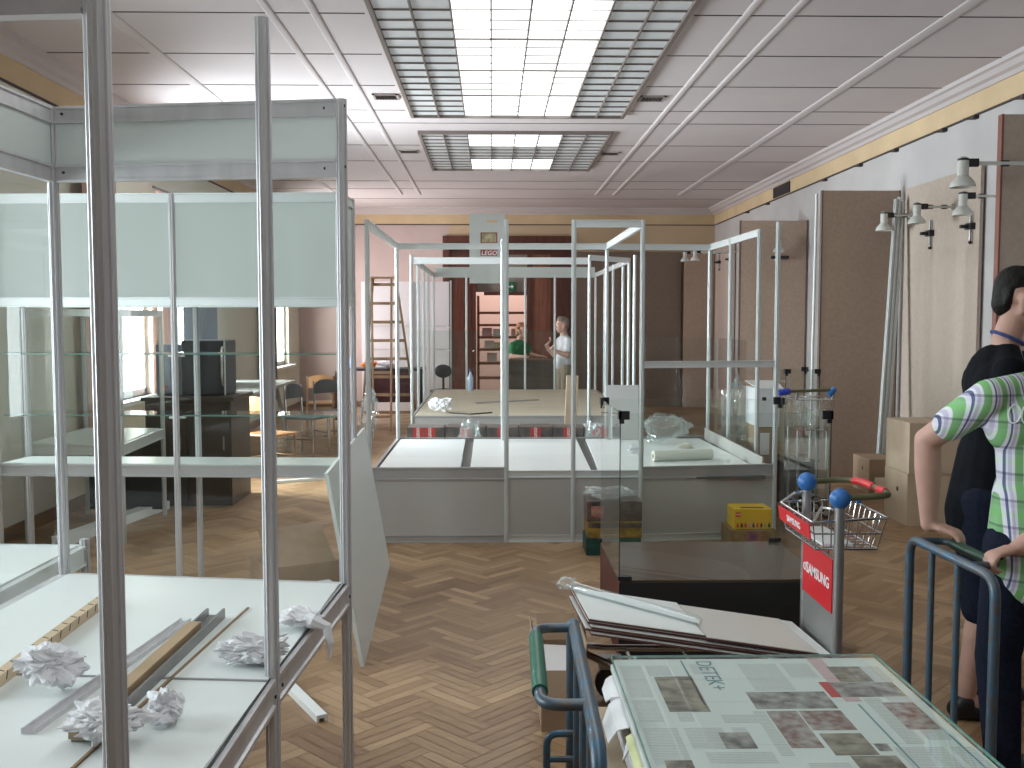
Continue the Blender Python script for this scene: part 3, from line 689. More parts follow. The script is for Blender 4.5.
# things on the white boards
tag(box('white_board', (1.085, 9.50, .502), (1.40, 9.52, 1.02), mat('pale_grey_board', (.60, .60, .59), .5), bevel=.002), 'small pale upright board at the back of the white-topped base', 'board')
rl = thing('paper_roll', 'roll of cream paper lying on the white boards of the centre stand', 'paper roll', (1.50, 8.12, .502))
a, c = V((1.30, 8.0, .545)), V((1.80, 8.12, .545))
MB().tube([a, a + (c - a) * .5, c], .043, 20).build('paper', mat('cream_paper', (.66, .67, .60), .6), rl, smooth=True)
MB().tube([a - (c - a) * .004, a + (c - a) * .02], .018, 12).build('cardboard_core', CARD, rl)
tag(crumple((1.62, 9.15, .502), .20, 12, (1.35, .5, .85)).build('plastic_film', FILM), 'heap of clear plastic film at the back right of the white boards', 'plastic film')
tag(crumple((1.22, 8.5, .502), .06, 15, (1.2, .8, .6)).build('crumpled_paper', PAPER), 'small crumpled paper on the right white boards', 'paper')
tag(crumple((1.72, 8.8, .502), .05, 16, (1.6, .6, .5)).build('paper_scrap', mat('cream_scrap', (.7, .68, .58), .7)), 'torn paper scrap behind the roll on the white boards', 'paper')

# white board leaning against the showcase corner
lb = MB().slab([(-.61, 4.667, 0), (-.687, 6.643, 0), (-.852, 6.676, .925), (-.775, 4.70, .925)], .018)
tag(lb.build('white_board', [mat('plain_white_board', (.66, .70, .69), .5)]), 'large plain white board leaning against the showcase, on the floor beside the grey base', 'board')

# ------------------------------------------------------------------ glass case on a black plinth
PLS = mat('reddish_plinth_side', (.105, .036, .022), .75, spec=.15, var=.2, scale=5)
def glass_case(label, x0, y0, x1, y1, zp, zt):
    t = thing('glass_case', label, 'display case', ((x0 + x1) / 2, (y0 + y1) / 2, 0))
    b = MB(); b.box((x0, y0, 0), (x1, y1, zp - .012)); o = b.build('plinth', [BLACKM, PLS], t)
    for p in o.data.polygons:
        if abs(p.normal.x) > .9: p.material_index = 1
    box('plinth_top', (x0 + .004, y0 + .004, zp - .012), (x1 - .004, y1 - .004, zp), mat('dark_brown_plinth_top', (.085, .058, .04), .22), t)
    e = .006
    for a, c in (((x0, y0, zp), (x1, y0 + e, zt)), ((x0, y1 - e, zp), (x1, y1, zt)), ((x0, y0 + e, zp), (x0 + e, y1 - e, zt)), ((x1 - e, y0 + e, zp), (x1, y1 - e, zt))):
        box('glass_pane', a, c, GLASSC, t)
    for x in (x0, x1):
        for y in (y0, y1):
            b = MB(); sx = 1 if x == x0 else -1; sy = 1 if y == y0 else -1
            b.box((x - sx * .008, y - sy * .008, zt - .03), (x + sx * .045, y + sy * .008, zt + .012)); b.box((x - sx * .008, y - sy * .008, zt - .03), (x + sx * .008, y + sy * .045, zt + .012))
            b.box((x - sx * .004, y - sy * .004, zt - .05), (x + sx * .02, y + sy * .012, zt - .03))
            b.build('corner_clip', BLACK, t, bevel=.003)
            c = MB(); c.box((x - sx * .008, y - sy * .008, zp), (x + sx * .06, y + sy * .014, zp + .02)); c.build('base_clip', BLACK, t)
    b = MB()
    b.box((x0 - .0015, y0 - .0015, zp), (x0 + .003, y0 + .003, zt)); b.build('silicone_edge', RUBBER, t)
    b = MB(); b.box((x1 - .003, y0 - .0015, zp), (x1 + .0015, y0 + .003, zt)); b.build('silicone_edge', RUBBER, t)
    return t
glass_case('frameless glass case on a black plinth in front of the centre stand', .612, 4.745, 1.628, 5.58, .39, 1.20)
glass_case('second glass case farther back, mostly hidden behind the shopping trolley', 2.58, 8.72, 2.88, 9.10, .39, 1.20)
# boxes on the floor in front of the stand, seen through the glass
t = thing('toy_carton', 'yellow toy carton with a row of small figures printed on it', 'box', (1.87, 7.05, .162))
X0, X1, Yf, Yr, z0, z1 = 1.715, 1.985, 6.98, 7.20, .162, .305
box('carton', (X0, Yf, z0), (X1, Yr, z1), YEL, t, bevel=.003)
MB().bar((X0 + .06, Yf + .06, z1 + .001), (X1 - .05, Yf + .05, z1 + .001), .03, .003).build('torn_slot', INK, t)
lo = MB().box((X0 + .012, Yf - .002, z1 - .055), (X0 + .045, Yf, z1 - .022)).build('red_logo_square', REDT, t)
text('logo_lettering', 'LEGO', basis((X0 + .0285, Yf - .003, z1 - .038), (1, 0, 0), (0, 0, 1)), .013, LETW, lo, shear=.2)
for i in range(9):
    x = X0 + .018 + i * .028; b = MB(); cI = rnd.choice((INK, REDT, mat('fig_%d' % i, (rnd.uniform(.1, .6), rnd.uniform(.1, .5), rnd.uniform(.1, .5)), .6)))
    b.box((x, Yf - .002, z0 + .012), (x + .016, Yf, z0 + .035)); b.box((x + .004, Yf - .002, z0 + .035), (x + .012, Yf, z0 + .045)); b.build('printed_figure', cI, t)
t = thing('toy_carton', 'brown printed carton under the yellow toy carton', 'box', (1.86, 7.05, 0))
box('carton', (1.685, 6.94, 0), (2.005, 7.24, .16), mat('brown_print', (.22, .14, .06), .5, var=.4, scale=14), t, bevel=.003)
box('printed_picture', (1.79, 6.936, .03), (1.88, 6.94, .15), photo_mat('violet_picture', (.10, .06, .12), (.30, .16, .10), 20), t)
for i, (z0, z1, m, lab, x0, x1) in enumerate(((0, .125, GRNB, 'dark green carton at the bottom of the small stack by the base', .655, 1.04), (.125, .24, GOLD, 'gold and black carton in the middle of the small stack by the base', .665, 1.045), (.24, .385, DKPR, 'dark film-wrapped carton on top of the small stack by the base', .66, 1.045))):
    t = thing('toy_carton', lab, 'box', ((x0 + x1) / 2, 7.0, z0), 'cartons stacked at the base')
    box('carton', (x0, 6.88, z0 + .001), (x1, 7.15, z1 - .001), m, t, bevel=.004)
    if i == 1: box('dark_band', (x0 + .002, 6.877, z0 + .07), (x1 - .002, 6.88, z1 - .01), DKPR, t)
    if i == 2:
        box('printed_picture', (x0 + .03, 6.877, z0 + .03), (x0 + .12, 6.88, z0 + .11), photo_mat('face_picture', (.25, .08, .06), (.45, .25, .2), 18), t)
        crumple(((x0 + x1) / 2, 7.0, z1 - .004), .2, 31, (1.05, .6, .22)).build('plastic_wrap', FILM, t)

# ------------------------------------------------------------------ white panels on the luggage trolley (tilted stack)
FLq, FRq, NRq, NLq = V((.362, 4.45, .437)), V((1.37, 4.45, .285)), V((1.395, 4.0, .272)), V((.395, 4.0, .432))
nrm = (FRq - FLq).cross(FLq - NLq).normalized(); nrm = nrm if nrm.z > 0 else -nrm
BRED = mat('brown_board_edge', (.13, .055, .05), .6)
def sheet(label, k, dx, dy, t=.012, m=None, w=(0, 1), name='laminated_board'):
    e = (FRq - FLq); f = (FLq - NLq)
    q = [NLq + e * w[0], NLq + e * w[1], NLq + e * w[1] + f, NLq + e * w[0] + f]
    q = [p + e.normalized() * dx + f.normalized() * dy - nrm * k for p in q]
    mb = MB(); mb.slab(q, t * .25); mb.c = 1; mb.slab([p - nrm * t * .25 for p in q], t * .7)
    return tag(mb.build(name, [m or WHITE, BRED]), label, 'board', 'white panels stacked on the luggage trolley')
PANB = mat('beige_side_panel', (.60, .59, .55), .5)
sheet('short white panel on the left half of the top of the tilted stack', 0, 0, 0, m=WHITE, w=(0, .47))
sheet('pale beige panel on the right half of the top of the tilted stack', .002, 0, -.02, m=PANB, w=(.475, .93))
sheet('uppermost full-length white panel of the tilted stack', .014, .0, .012)
sheet('second full-length panel from the top of the tilted stack', .027, .012, -.012)
sheet('third full-length panel of the tilted stack, its brown edge showing', .040, -.008, 0)
sheet('bottom panel of the tilted stack on the luggage trolley', .053, .015, -.015)
rp = thing('wrapped_rods', 'bundle of white rods in clear plastic lying on the tilted panels', 'rods', (.6, 4.2, .45))
a = FLq + (NLq - FLq) * .12 + nrm * .016 + V((-.03, 0, .004)); c = FLq + (FRq - FLq) * .48 + (NLq - FLq) * .72 + nrm * .016
MB().tube([a + (c - a) * t for t in (.05, .3, .6, .9, 1)], .009, 8).build('rod', WHITE, rp, smooth=True)
MB().tube([a + (c - a) * t + V((0, .019, 0)) for t in (.07, .3, .6, .9, .98)], .009, 8).build('rod', WHITE, rp, smooth=True)
MB().tube([a + (c - a) * t + V((0, .009, .002)) for t in (.02, .05, .3, .6, .98, 1.02)], [.016, .026, .024, .023, .023, .012], 10).build('plastic_wrap', FILM, rp, smooth=True)
crumple(a + V((-.01, .0, -.02)), .045, 44, (1.2, .9, .8)).build('plastic_wrap', FILM, rp)

# ------------------------------------------------------------------ airport luggage trolley
lt = thing('luggage_trolley', 'steel luggage trolley with red sign, wire basket and blue handle caps, carrying the white panels', 'trolley', (1.0, 4.2, 0))
XP, YN, YF_ = 1.425, 4.03, 4.46
for y in (YN, YF_):
    MB().tube([(XP, y, .13), (XP, y, .5), (XP, y, .90)], .021, 12).build('post', STEEL, lt, smooth=True)
    MB().ball((XP, y, .915), .043, 18).build('handle_cap', BLUEB, lt, smooth=True)
box('steel_back_panel', (XP - .012, YN + .018, .15), (XP - .002, YF_ - .018, .66), mat('grey_steel_panel', (.30, .30, .29), .45, .5), lt)
sp = box('red_sign_plate', (XP - .020, YN + .022, .43), (XP - .012, YF_ - .022, .655), RED, lt)
text('sign_lettering', 'SAMSUNG', basis((XP - .0215, (YN + YF_) / 2 - .015, .545), (0, -1, 0), (0, 0, 1)), .066, LETW, sp, offset=.0012)
b = MB(); b.tube([(XP - .0215, YF_ - .06 + .016 * math.cos(t), .545 + .016 * math.sin(t)) for t in [k * .52 for k in range(12)]], .003, 5, closed=True); b.build('sign_emblem', LETW, sp)
HD = mat('olive_handle', (.10, .10, .045), .35)
hl = []
for y, x in ((YF_, XP + .03), (YF_, 1.56), (YF_ - .03, 1.62), (YF_ - .09, 1.645), (YN + .08, 1.645), (YN + .02, 1.635), (YN, 1.59), (YN, XP + .03)): hl.append((x, y, .915 + (x - XP) * .06))
MB().tube(rounded(hl, .03), .013, 10).build('handle_bar', HD, lt, smooth=True)
MB().tube([(hl[2][0] + .002, hl[2][1] - .01, hl[2][2]), hl[3], ((hl[3][0] + hl[4][0]) / 2, (hl[3][1] + hl[4][1]) / 2, hl[3][2])], .0165, 10).build('red_grip', RED, lt, smooth=True)
MB().tube([((hl[3][0] + hl[4][0]) / 2, YN + .16, hl[3][2]), hl[4]], .0165, 10).build('red_grip', RED, lt, smooth=True)
# basket
b = MB(); bx0, bx1, by0, by1, bz0, bz1 = 1.315, 1.62, YN + .0, YF_ + .03, .70, .835
R0 = [(bx0, by0, bz1 - .02), (bx1, by0, bz1), (bx1, by1, bz1), (bx0, by1, bz1 - .02)]
b.tube(R0, .006, 6, closed=True); b.tube([(p[0] + (.02 if p[0] < 1.5 else -.03), p[1] + (.02 if p[1] < 4.2 else -.02), bz0) for p in R0], .005, 6, closed=True)
b.tube([(p[0] + (.01 if p[0] < 1.5 else -.015), p[1] + (.01 if p[1] < 4.2 else -.01), (bz0 + bz1) / 2) for p in R0], .004, 6, closed=True)
for i in range(9):
    f = i / 8; x = bx0 + (bx1 - bx0) * f; xb = bx0 + .02 + (bx1 - bx0 - .05) * f
    b.tube([(x, by0, bz1 - .02 * (1 - f)), (xb, by0 + .02, bz0), (xb, by1 - .02, bz0), (x, by1, bz1 - .02 * (1 - f))], .003, 5)
for i in range(1, 8):
    f = i / 8; y = by0 + (by1 - by0) * f; yb = by0 + .02 + (by1 - by0 - .04) * f
    b.tube([(bx0, y, bz1 - .02), (bx0 + .02, yb, bz0), (bx1 - .03, yb, bz0), (bx1, y, bz1)], .003, 5)
b.tube([(bx0, by0, bz1 - .02), (bx0 + .05, by0 + .05, bz1 + .035), (bx0 + .12, by0 + .01, bz1 + .03), (XP, by0 + .01, bz1 + .02)], .006, 6)
b.tube([(bx0, by1, bz1 - .02), (bx0 + .05, by1 - .05, bz1 + .035), (bx0 + .12, by1, bz1 + .03), (XP, by1, bz1 + .02)], .006, 6)
bk = b.build('wire_basket', CHROME, lt, smooth=True)
q = [(bx0 - .006, by1 - .01, .742), (bx0 - .006, by0 + .01, .742), (bx0 - .014, by0 + .01, .806), (bx0 - .014, by1 - .01, .806)]
rs = MB().slab(q, .004).build('red_sign_strip', RED, bk)
text('sign_lettering', 'SAMSUNG', basis((bx0 - .0165, (by0 + by1) / 2 - .02, .775), (0, -1, 0), (-.1, 0, 1)), .042, LETW, rs, extr=.001)
b = MB(); b.tube([(bx1 + .004, by1 - .14, bz1 + .008), (bx1 + .004, by1 - .03, bz1 + .008)], .011, 8); b.build('blue_clip', BLUEB, lt, smooth=True)
box('child_seat_plate', (bx0 + .06, by0 + .05, bz0 + .006), (bx1 - .12, by1 - .05, bz0 + .016), WHITE, lt)
# chassis and wheels
b = MB(); b.tube([(XP, YN, .15), (1.0, YN + .03, .16), (.5, YN + .1, .19), (.40, YN + .16, .22), (.40, YF_ - .16, .22), (.5, YF_ - .1, .19), (1.0, YF_ - .03, .16), (XP, YF_, .15)], .016, 10)
for x in (.6, .85, 1.1, 1.3): b.tube([(x, YN + .07, .175), (x, YF_ - .07, .175)], .010, 8)
b.tube([(.40, YN + .16, .22), (.38, YN + .16, .36), (.38, YF_ - .16, .36), (.40, YF_ - .16, .22)], .012, 8)
b.build('chassis', CHROME, lt, smooth=True)
def wheel(parent, c, r=.075, w=.035, ax=(0, 1, 0)):
    o = MB().lathe([(r * .55, -w / 2), (r * .92, -w / 2), (r, -w * .3), (r, w * .3), (r * .92, w / 2), (r * .55, w / 2)], c, 20, axis=ax).build('wheel', BLACK, parent, smooth=True)
    MB().lathe([(.008, -w * .6), (r * .5, -w * .55), (r * .5, w * .55), (.008, w * .6)], c, 16, axis=ax).build('hub', CHROME, o, smooth=True)
wheel(lt, (1.38, YN + .03, .075)); wheel(lt, (1.38, YF_ - .03, .075)); wheel(lt, (.52, (YN + YF_) / 2, .075))
box('wheel_fork', (.46, (YN + YF_) / 2 - .03, .14), (.56, (YN + YF_) / 2 + .03, .19), STEEL, lt)

# ------------------------------------------------------------------ blue platform carts
def hoop_pts(x0, ya, x1, yb, z, zb, r=.07):
    return rounded([(x0, ya, zb), (x0, ya, z), (x1, yb, z), (x1, yb, zb)], r)
def cart(label, hx, hx2, ya, yb, z, side, xin, grip, zp=.25, ups=(.28, .54, .79), low=True):
    t = thing('platform_cart', label, 'cart', ((hx + xin) / 2, (ya + yb) / 2, 0))
    MB().tube(hoop_pts(hx, ya, hx2, yb, z, zp - .02), .0165, 12).build('end_hoop', BLUEP, t, smooth=True)
    for f in ups:
        x = hx + (hx2 - hx) * f; y = ya + (yb - ya) * f
        MB().tube([(x, y, zp - .02), (x, y, z - .01)], .0115, 10).build('upright', BLUEP, t, smooth=True)
    sx = side; y1 = ya + (yb - ya) * .10; y2 = ya + (yb - ya) * .72
    def hxat(y): return hx + (hx2 - hx) * (y - ya) / (yb - ya)
    o = .105
    k1, k2 = (hxat(y1) + sx * o, y1, z), (hxat(y2) + sx * o, y2, z)
    pts = rounded([(hxat(y1), y1, z), k1, k2, (hxat(y2), y2, z)], .055); q1, q2 = V(k1).lerp(V(k2), .14), V(k1).lerp(V(k2), .86)
    h = MB().tube(pts, .0135, 10).build('push_handle', BLUEP, t, smooth=True)
    MB().tube([q1, q1.lerp(q2, .5), q2], .0185, 12).build('rubber_grip', grip, h, smooth=True)
    # low bumper ladder outside the hoop
    b = MB(); y3 = ya + (yb - ya) * .16; y4 = ya + (yb - ya) * .84; zz = z - .27
    b.tube(rounded([(hxat(y3), y3, zz), (hxat(y3) + sx * .075, y3, zz), (hxat(y3) + sx * .075, y3, zp)], .035), .010, 8)
    for dz in (.07, .14, .21): b.tube([(hxat(y3), y3, zz - dz), (hxat(y3) + sx * .075, y3, zz - dz)], .009, 8)
    if low: b.build('bumper_ladder', BLUEP, t, smooth=True)
    x0, x1 = sorted((hx, xin)); yl, yh = sorted((ya, yb))
    box('deck', (x0 - .01, yl, zp - .03), (x1, yh, zp), mat('cart_deck', (.17, .12, .08), .7, var=.3, scale=6), t, bevel=.004)
    b = MB(); b.tube([(x0, yl, zp - .04), (x1, yl, zp - .04), (x1, yh, zp - .04), (x0, yh, zp - .04)], .016, 8, closed=True); b.build('deck_frame', BLUEP, t)
    for x in (x0 + .1, x1 - .1):
        for y in (yl + .07, yh - .07):
            wheel(t, (x, y, .08), .08, .04); box('wheel_fork', (x - .03, y - .03, .10), (x + .03, y + .03, zp - .05), STEEL, t)
    return t
cart('blue tubular platform cart in the foreground, green grip at left, carrying the newspaper pile', .222, .205, 2.73, 1.86, .82, -1, 1.06, GRIP)
cart('blue tubular cart at right held by the person in the plaid shirt', 1.553, 1.575, 3.64, 3.05, .84, 1, .78, GRIPD, ups=(.29, .60), low=False)
# carton, paper pile, newspaper and glass pane on the first cart
t = thing('cardboard_carton', 'flat beige carton on the foreground cart, under the newspapers', 'box', (.64, 2.3, .25))
box('carton', (.275, 1.80, .251), (1.04, 2.80, .54), CARDL, t, bevel=.004)
box('tape', (.272, 2.28, .5395), (1.02, 2.33, .5415), mat('brown_tape', (.40, .29, .18), .3), t)
pc = [atZ(614, 669, .70), atZ(886, 663, .70)]
PX0, PX1, PYf, PYn = .335, 1.085, 2.76, 1.80
pp = thing('paper_pile', 'thick pile of papers between the carton and the newspaper, ragged left edge', 'papers', (.7, 2.3, .542))
R_ = random.Random(4)
for k in range(7):
    z = .542 + k * .0205; dx = R_.uniform(-.012, .012); m = (PAPER, NEWSP, PAPER, YELP, NEWSP, PAPER, NEWSP)[k]
    box('sheaf', (PX0 + .004 + dx, PYn + .02, z), (PX1 - .03 + dx, PYf - .01 + R_.uniform(-.01, .008), z + .0195), m, pp, bevel=.003)
b = MB(); 
for y0, y1, dz, dx in ((2.55, 2.73, .03, .035), (2.36, 2.58, .06, .05), (2.24, 2.33, .05, .03)):
    b.add([(PX0 + .01, y0, .665), (PX0 + .01, y1, .665), (PX0 - dx * .6, y1 - .02, .665 - dz * .4), (PX0 - dx * .6, y0 + .02, .665 - dz * .3), (PX0 - dx, y1 - .05, .665 - dz), (PX0 - dx, y0 + .04, .665 - dz)],
          [(0, 1, 2, 3), (3, 2, 4, 5)])
o = b.build('loose_pages', PAPER, pp); sm = o.modifiers.new('solid', 'SOLIDIFY'); sm.thickness = .003
b = MB(); b.add([(PX0 + .02, 2.02, .668), (PX0 + .02, 2.34, .668), (PX0 - .018, 2.32, .655), (PX0 - .022, 2.04, .645)], [(0, 1, 2, 3)])
o = b.build('yellow_page', YELP, pp); sm = o.modifiers.new('solid', 'SOLIDIFY'); sm.thickness = .003
npz = thing('newspaper', 'newspaper sheets spread flat under the glass pane on the cart', 'newspaper', (.71, 2.28, .686))
zN = .6925
box('page', (PX0 + .006, PYn, .687), (PX1 - .004, PYf - .006, zN), NEWSP, npz)
def npq(px0, py0, px1, py1): # printed block from the pixel box of its near-upright outline on the page plane
    a = atZ(px0, py0, zN); c = atZ(px1, py1, zN); return (min(a.x, c.x), max(a.x, c.x), min(a.y, c.y), max(a.y, c.y))
def print_block(x0, y0, x1, y1, m, name, dz=.0006): MB().box((x0, y0, zN - .001), (x1, y1, zN + dz)).build(name, m, npz)
# columns of small text, as page-wide blocks; u to the right, v towards the viewer
def uv_(u0, v0, u1, v1): return (PX0 + (PX1 - PX0) * u0, PYf - .96 * v1, PX0 + (PX1 - PX0) * u1, PYf - .96 * v0)
for u0, v0, u1, v1 in ((.02, .06, .10, .30), (.115, .06, .20, .14), (.02, .32, .10, .46), (.02, .50, .13, .70), (.15, .50, .27, .62), (.29, .42, .40, .47), (.15, .32, .20, .46), (.28, .05, .345, .13), (.46, .05, .60, .26), (.62, .05, .72, .16),
                       (.02, .74, .16, .98), (.18, .64, .38, .70), (.30, .50, .345, .62), (.40, .40, .44, .66), (.46, .70, .58, .95), (.45, .28, .49, .33), (.80, .32, .86, .60), (.75, .62, .90, .80), (.88, .30, .96, .58), (.60, .74, .70, .97), (.92, .62, .985, .95), (.90, .08, .97, .2)):
    print_block(*uv_(u0, v0, u1, v1), NEWST, 'text_column')
for u0, v0, u1, v1, m in ((.13, .15, .265, .40, PH1), (.42, .27, .69, .385, PH3), (.445, .40, .545, .62, PH2), (.55, .40, .69, .52, PH2), (.56, .54, .69, .66, PH1), (.25, .53, .345, .62, PH3), (.145, .74, .30, .98, PH3), (.60, .665, .735, .80, PH1), (.78, .08, .90, .20, PH1), (.715, .205, .96, .31, PH3), (.85, .35, .955, .52, PH2), (.05, .68, .13, .72, PH1), (.70, .60, .74, .64, PH3)):
    print_block(*uv_(u0, v0, u1, v1), m, 'photograph', .0008)
print_block(*uv_(.735, 0.01, .79, .34), PINKP, 'pink_strip', .0007)
print_block(*uv_(.70, .2, .735, .31), REDT, 'red_strip', .0009)
for u, v0, v1 in ((.255, .02, .36), (.765, .36, .95), (.955, .55, .95)): print_block(*uv_(u, v0, u + .006, v1), TEALI, 'rule', .0008)
x, y = PX0 + .75 * .335, PYf - .96 * .14
text('headline', 'DETEK+', Matrix.Translation((x, y, zN + .0008)) @ Matrix.Rotation(-math.pi / 2, 4, 'Z'), .062, TEALI, npz, extr=.0002)
gp = thing('loose_glass_sheet', 'large loose glass pane lying over the newspapers on the cart', 'glass sheet', (.71, 2.28, .6935))
MB().box((PX0, PYn - .02, .6955), (PX1, PYf, .7015)).build('glass_sheet', glass('pane_glass', (.955, .985, .975), 1.2), gp)
b = MB(); e = .0015
b.box((PX0 - e, PYf - e, .6955), (PX1 + e, PYf + e, .7015)); b.box((PX0 - e, PYn, .6955), (PX0 + e, PYf, .7015)); b.box((PX1 - e, PYn, .6955), (PX1 + e, PYf, .7015)); b.build('green_edge', GEDGE, gp)
# open cardboard box on the floor behind the cart
t = thing('cardboard_box', 'open cardboard box with papers on the floor beneath the tilted white panels', 'box', (.28, 4.1, 0))
X0, X1, Y0, Y1, Z1 = .195, .362, 3.90, 4.30, .25
b = MB(); w = .006
b.box((X0, Y0, 0), (X1, Y0 + w, Z1)); b.box((X0, Y1 - w, 0), (X1, Y1, Z1)); b.box((X0, Y0 + w, 0), (X0 + w, Y1 - w, Z1)); b.box((X1 - w, Y0 + w, 0), (X1, Y1 - w, Z1)); b.box((X0 + w, Y0 + w, 0), (X1 - w, Y1 - w, w)); b.build('carton', CARD, t)
def flap(a, c, d, n='flap'):
    a, c, d = V(a), V(c), V(d); MB().slab([a, c, c + d, a + d], .005).build(n, CARD, t)
flap((X0, Y0, Z1), (X0, Y1, Z1), (-.03, 0, .10)); flap((X1, Y1, Z1), (X1, Y0, Z1), (.012, 0, .11)); flap((X1, Y0, Z1), (X0, Y0, Z1), (0, -.05, -.10)); flap((X0, Y1, Z1), (X1, Y1, Z1), (0, .05, .10))
for k in range(3): MB().slab([(X0 + .02 + k * .03, Y0 + .03, .21 - k * .03), (X1 - .02, Y0 + .05, .20 - k * .03), (X1 - .02, Y1 - .03, .23 - k * .03), (X0 + .02 + k * .03, Y1 - .04, .24 - k * .03)], .01).build('paper_sheet', PAPER, t)

# ------------------------------------------------------------------ things on the near showcase table
ZT = .7795
def prism(name, a, c, w, h, m, label, cat, z=ZT, parent=None, pr=None):
    b = MB(); A_, C_ = V((a[0], a[1], z + h / 2)), V((c[0], c[1], z + h / 2))
    if pr: b.prof(A_, C_, pr)
    else: b.bar(A_, C_, w, h)
    o = b.build(name, m, parent, bevel=.0015 if not pr else 0)
    return tag(o, label, cat) if parent is None else o
a = atZ(-22, 700, ZT); c = atZ(104, 604, ZT)
ws = thing('wooden_batten', 'pale square wooden batten with dark marks on the near showcase table', 'batten', (a.x, a.y, ZT))
b = MB(); b.bar((a.x, a.y, ZT + .014), (c.x, c.y, ZT + .014), .028, .028); b.c = 1
for k in range(12):
    f = .06 + k * .08; p = V((a.x, a.y, ZT + .0285)).lerp(V((c.x, c.y, ZT + .0285)), f); d = (c - a).normalized(); sd = V((d.y, -d.x, 0))
    b.bar(p - sd * .010 + d * .012, p + sd * .010, .003, .0008); b.bar(p + sd * .0145 - V((0, 0, .02)), p + sd * .0145 + d * .008, .0008, .004, up=(d.x, d.y, 0))
b.build('batten', [mat('batten_wood', (.60, .46, .31), .6, var=.12, scale=8), INK], ws)
UPR = [(-.016, -.006), (.016, -.006), (.016, .006), (.012, .006), (.012, -.002), (-.012, -.002), (-.012, .006), (-.016, .006)]
a = atZ(28, 734, ZT); c = atZ(186, 622, ZT)
prism('aluminium_channel', (a.x, a.y), (c.x, c.y), 0, .012, ALU, 'long thin aluminium channel on the showcase table, between the batten and the wooden strip', 'channel', pr=UPR)
a = atZ(84, 742, ZT); c = atZ(216, 618, ZT)
UP2 = [(x * 1.7, y * 2.4) for x, y in UPR]
prism('aluminium_channel', (a.x, a.y), (c.x, c.y), 0, .029, STEEL, 'wide aluminium channel holding the wooden strip on the showcase table', 'channel', pr=UP2)
d = (c - a); a2 = a - d * .02; c2 = a + d * .82; sd = V((-d.y, d.x, 0)).normalized() * .008
prism('wooden_strip', (a2.x + sd.x, a2.y + sd.y), (c2.x + sd.x, c2.y + sd.y), .034, .026, mat('brown_strip', (.44, .31, .19), .55, var=.15, scale=6), 'brown wooden strip lying in the wide aluminium channel', 'wooden strip', z=ZT + .012)
def crumpz(px, py, r, seed, lab, sc=(1, 1, .7)):
    p = atZ(px, py, ZT); tag(crumple((p.x, p.y, ZT), r, seed, sc, sub=5, amp=.8).build('crumpled_paper', PAPER), lab, 'paper')
crumpz(52, 688, .062, 101, 'crumpled white paper lying by the wooden batten', (1.25, 1.0, .72))
crumpz(107, 746, .068, 102, 'crumpled white paper behind the nearest post of the showcase', (1.3, .9, .7))
crumpz(166, 722, .048, 103, 'crumpled white paper right of the wooden strip, alone near the table front', (.95, .95, .8))
crumpz(252, 664, .072, 104, 'largest crumpled white paper, beside the middle post of the showcase', (1.5, .85, .6))
p = atZ(300, 628, ZT); o = crumple((p.x, p.y, ZT), .055, 105, (1.5, 1.0, .5), sub=5, amp=.75)
e = V((-.47, p.y - .03, ZT)); o.tube([V((p.x + .03, p.y - .02, ZT + .03)), V((-.50, e.y, ZT + .028)), V((-.462, e.y, ZT + .012)), V((-.452, e.y - .01, ZT - .03)), V((-.452, e.y - .015, ZT - .075))], [.022, .020, .015, .011, .003], 7)
tag(o.build('crumpled_paper', PAPER), 'crumpled paper hanging over the right edge of the showcase table', 'paper')
tag(crumple((-1.78, 3.2, .78), .09, 106, (1.3, .8, .5), sub=3).build('crumpled_paper', PAPER), 'white crumpled bag on the table of the showcase at the left edge', 'paper')
# profiles on the floor
def prof_floor(pa, pb, lab, w=.045, h=.03, m=WHITE):
    b = MB(); a = V((pa[0], pa[1], h / 2)); c = V((pb[0], pb[1], h / 2))
    b.prof(a, c, [(-w / 2, -h / 2), (-w / 4, -h / 2), (-w / 4, 0), (w / 4, 0), (w / 4, -h / 2), (w / 2, -h / 2), (w / 2, h / 2), (-w / 2, h / 2)]); tag(b.build('aluminium_profile', m), lab, 'profile')
a = atZ(322, 722, 0); c = atZ(288, 688, 0); d = (c - a).normalized()
prof_floor(a, a + d * 1.7, 'white metal profile on the floor sticking out from under the near showcase')
a = atZ(265, 727, 0); prof_floor(a, a + d * 1.6, 'second white profile on the floor, only its end showing under the near showcase')
prof_floor((-3.15, 7.25), (-2.87, 8.70), 'long white plank on the floor left of the dark cabinet', .12, .07)
prof_floor((-2.2, 10.0), (-1.6, 10.3), 'short white strip on the floor behind the wide showcase', .05, .03)
# carton under the second showcase
t = thing('cardboard_carton', 'brown carton with a rolled flap behind the near showcase, beside the white board', 'box', (-1.1, 6.0, 0))
b = MB(); b.X = Matrix.Translation((-1.22, 6.22, 0)) @ Matrix.Rotation(.5, 4, 'Z'); b.box((-.25, -.2, 0), (.2, .2, .16)); b.build('carton', CARD, t, bevel=.004)
b = MB(); b.X = Matrix.Translation((-1.22, 6.22, .16)) @ Matrix.Rotation(.5, 4, 'Z'); b.slab([(-.22, -.18, .0), (.18, -.18, .0), (.18, .1, .18), (-.22, .1, .18)], .012); b.build('flap', CARD, t)
t = thing('white_carton', 'white carton with a red stripe next to the brown carton', 'box', (-.95, 5.5, 0))
M = Matrix.Translation((-1.03, 5.54, 0)) @ Matrix.Rotation(.55, 4, 'Z')
b = MB(); b.X = M; b.box((-.16, -.14, 0), (.18, .14, .14)); b.build('carton', mat('white_card', (.55, .56, .58), .6), t, bevel=.004)
b = MB(); b.X = M; b.box((-.162, -.142, .03), (.182, .142, .05)); b.build('red_stripe', REDT, t)
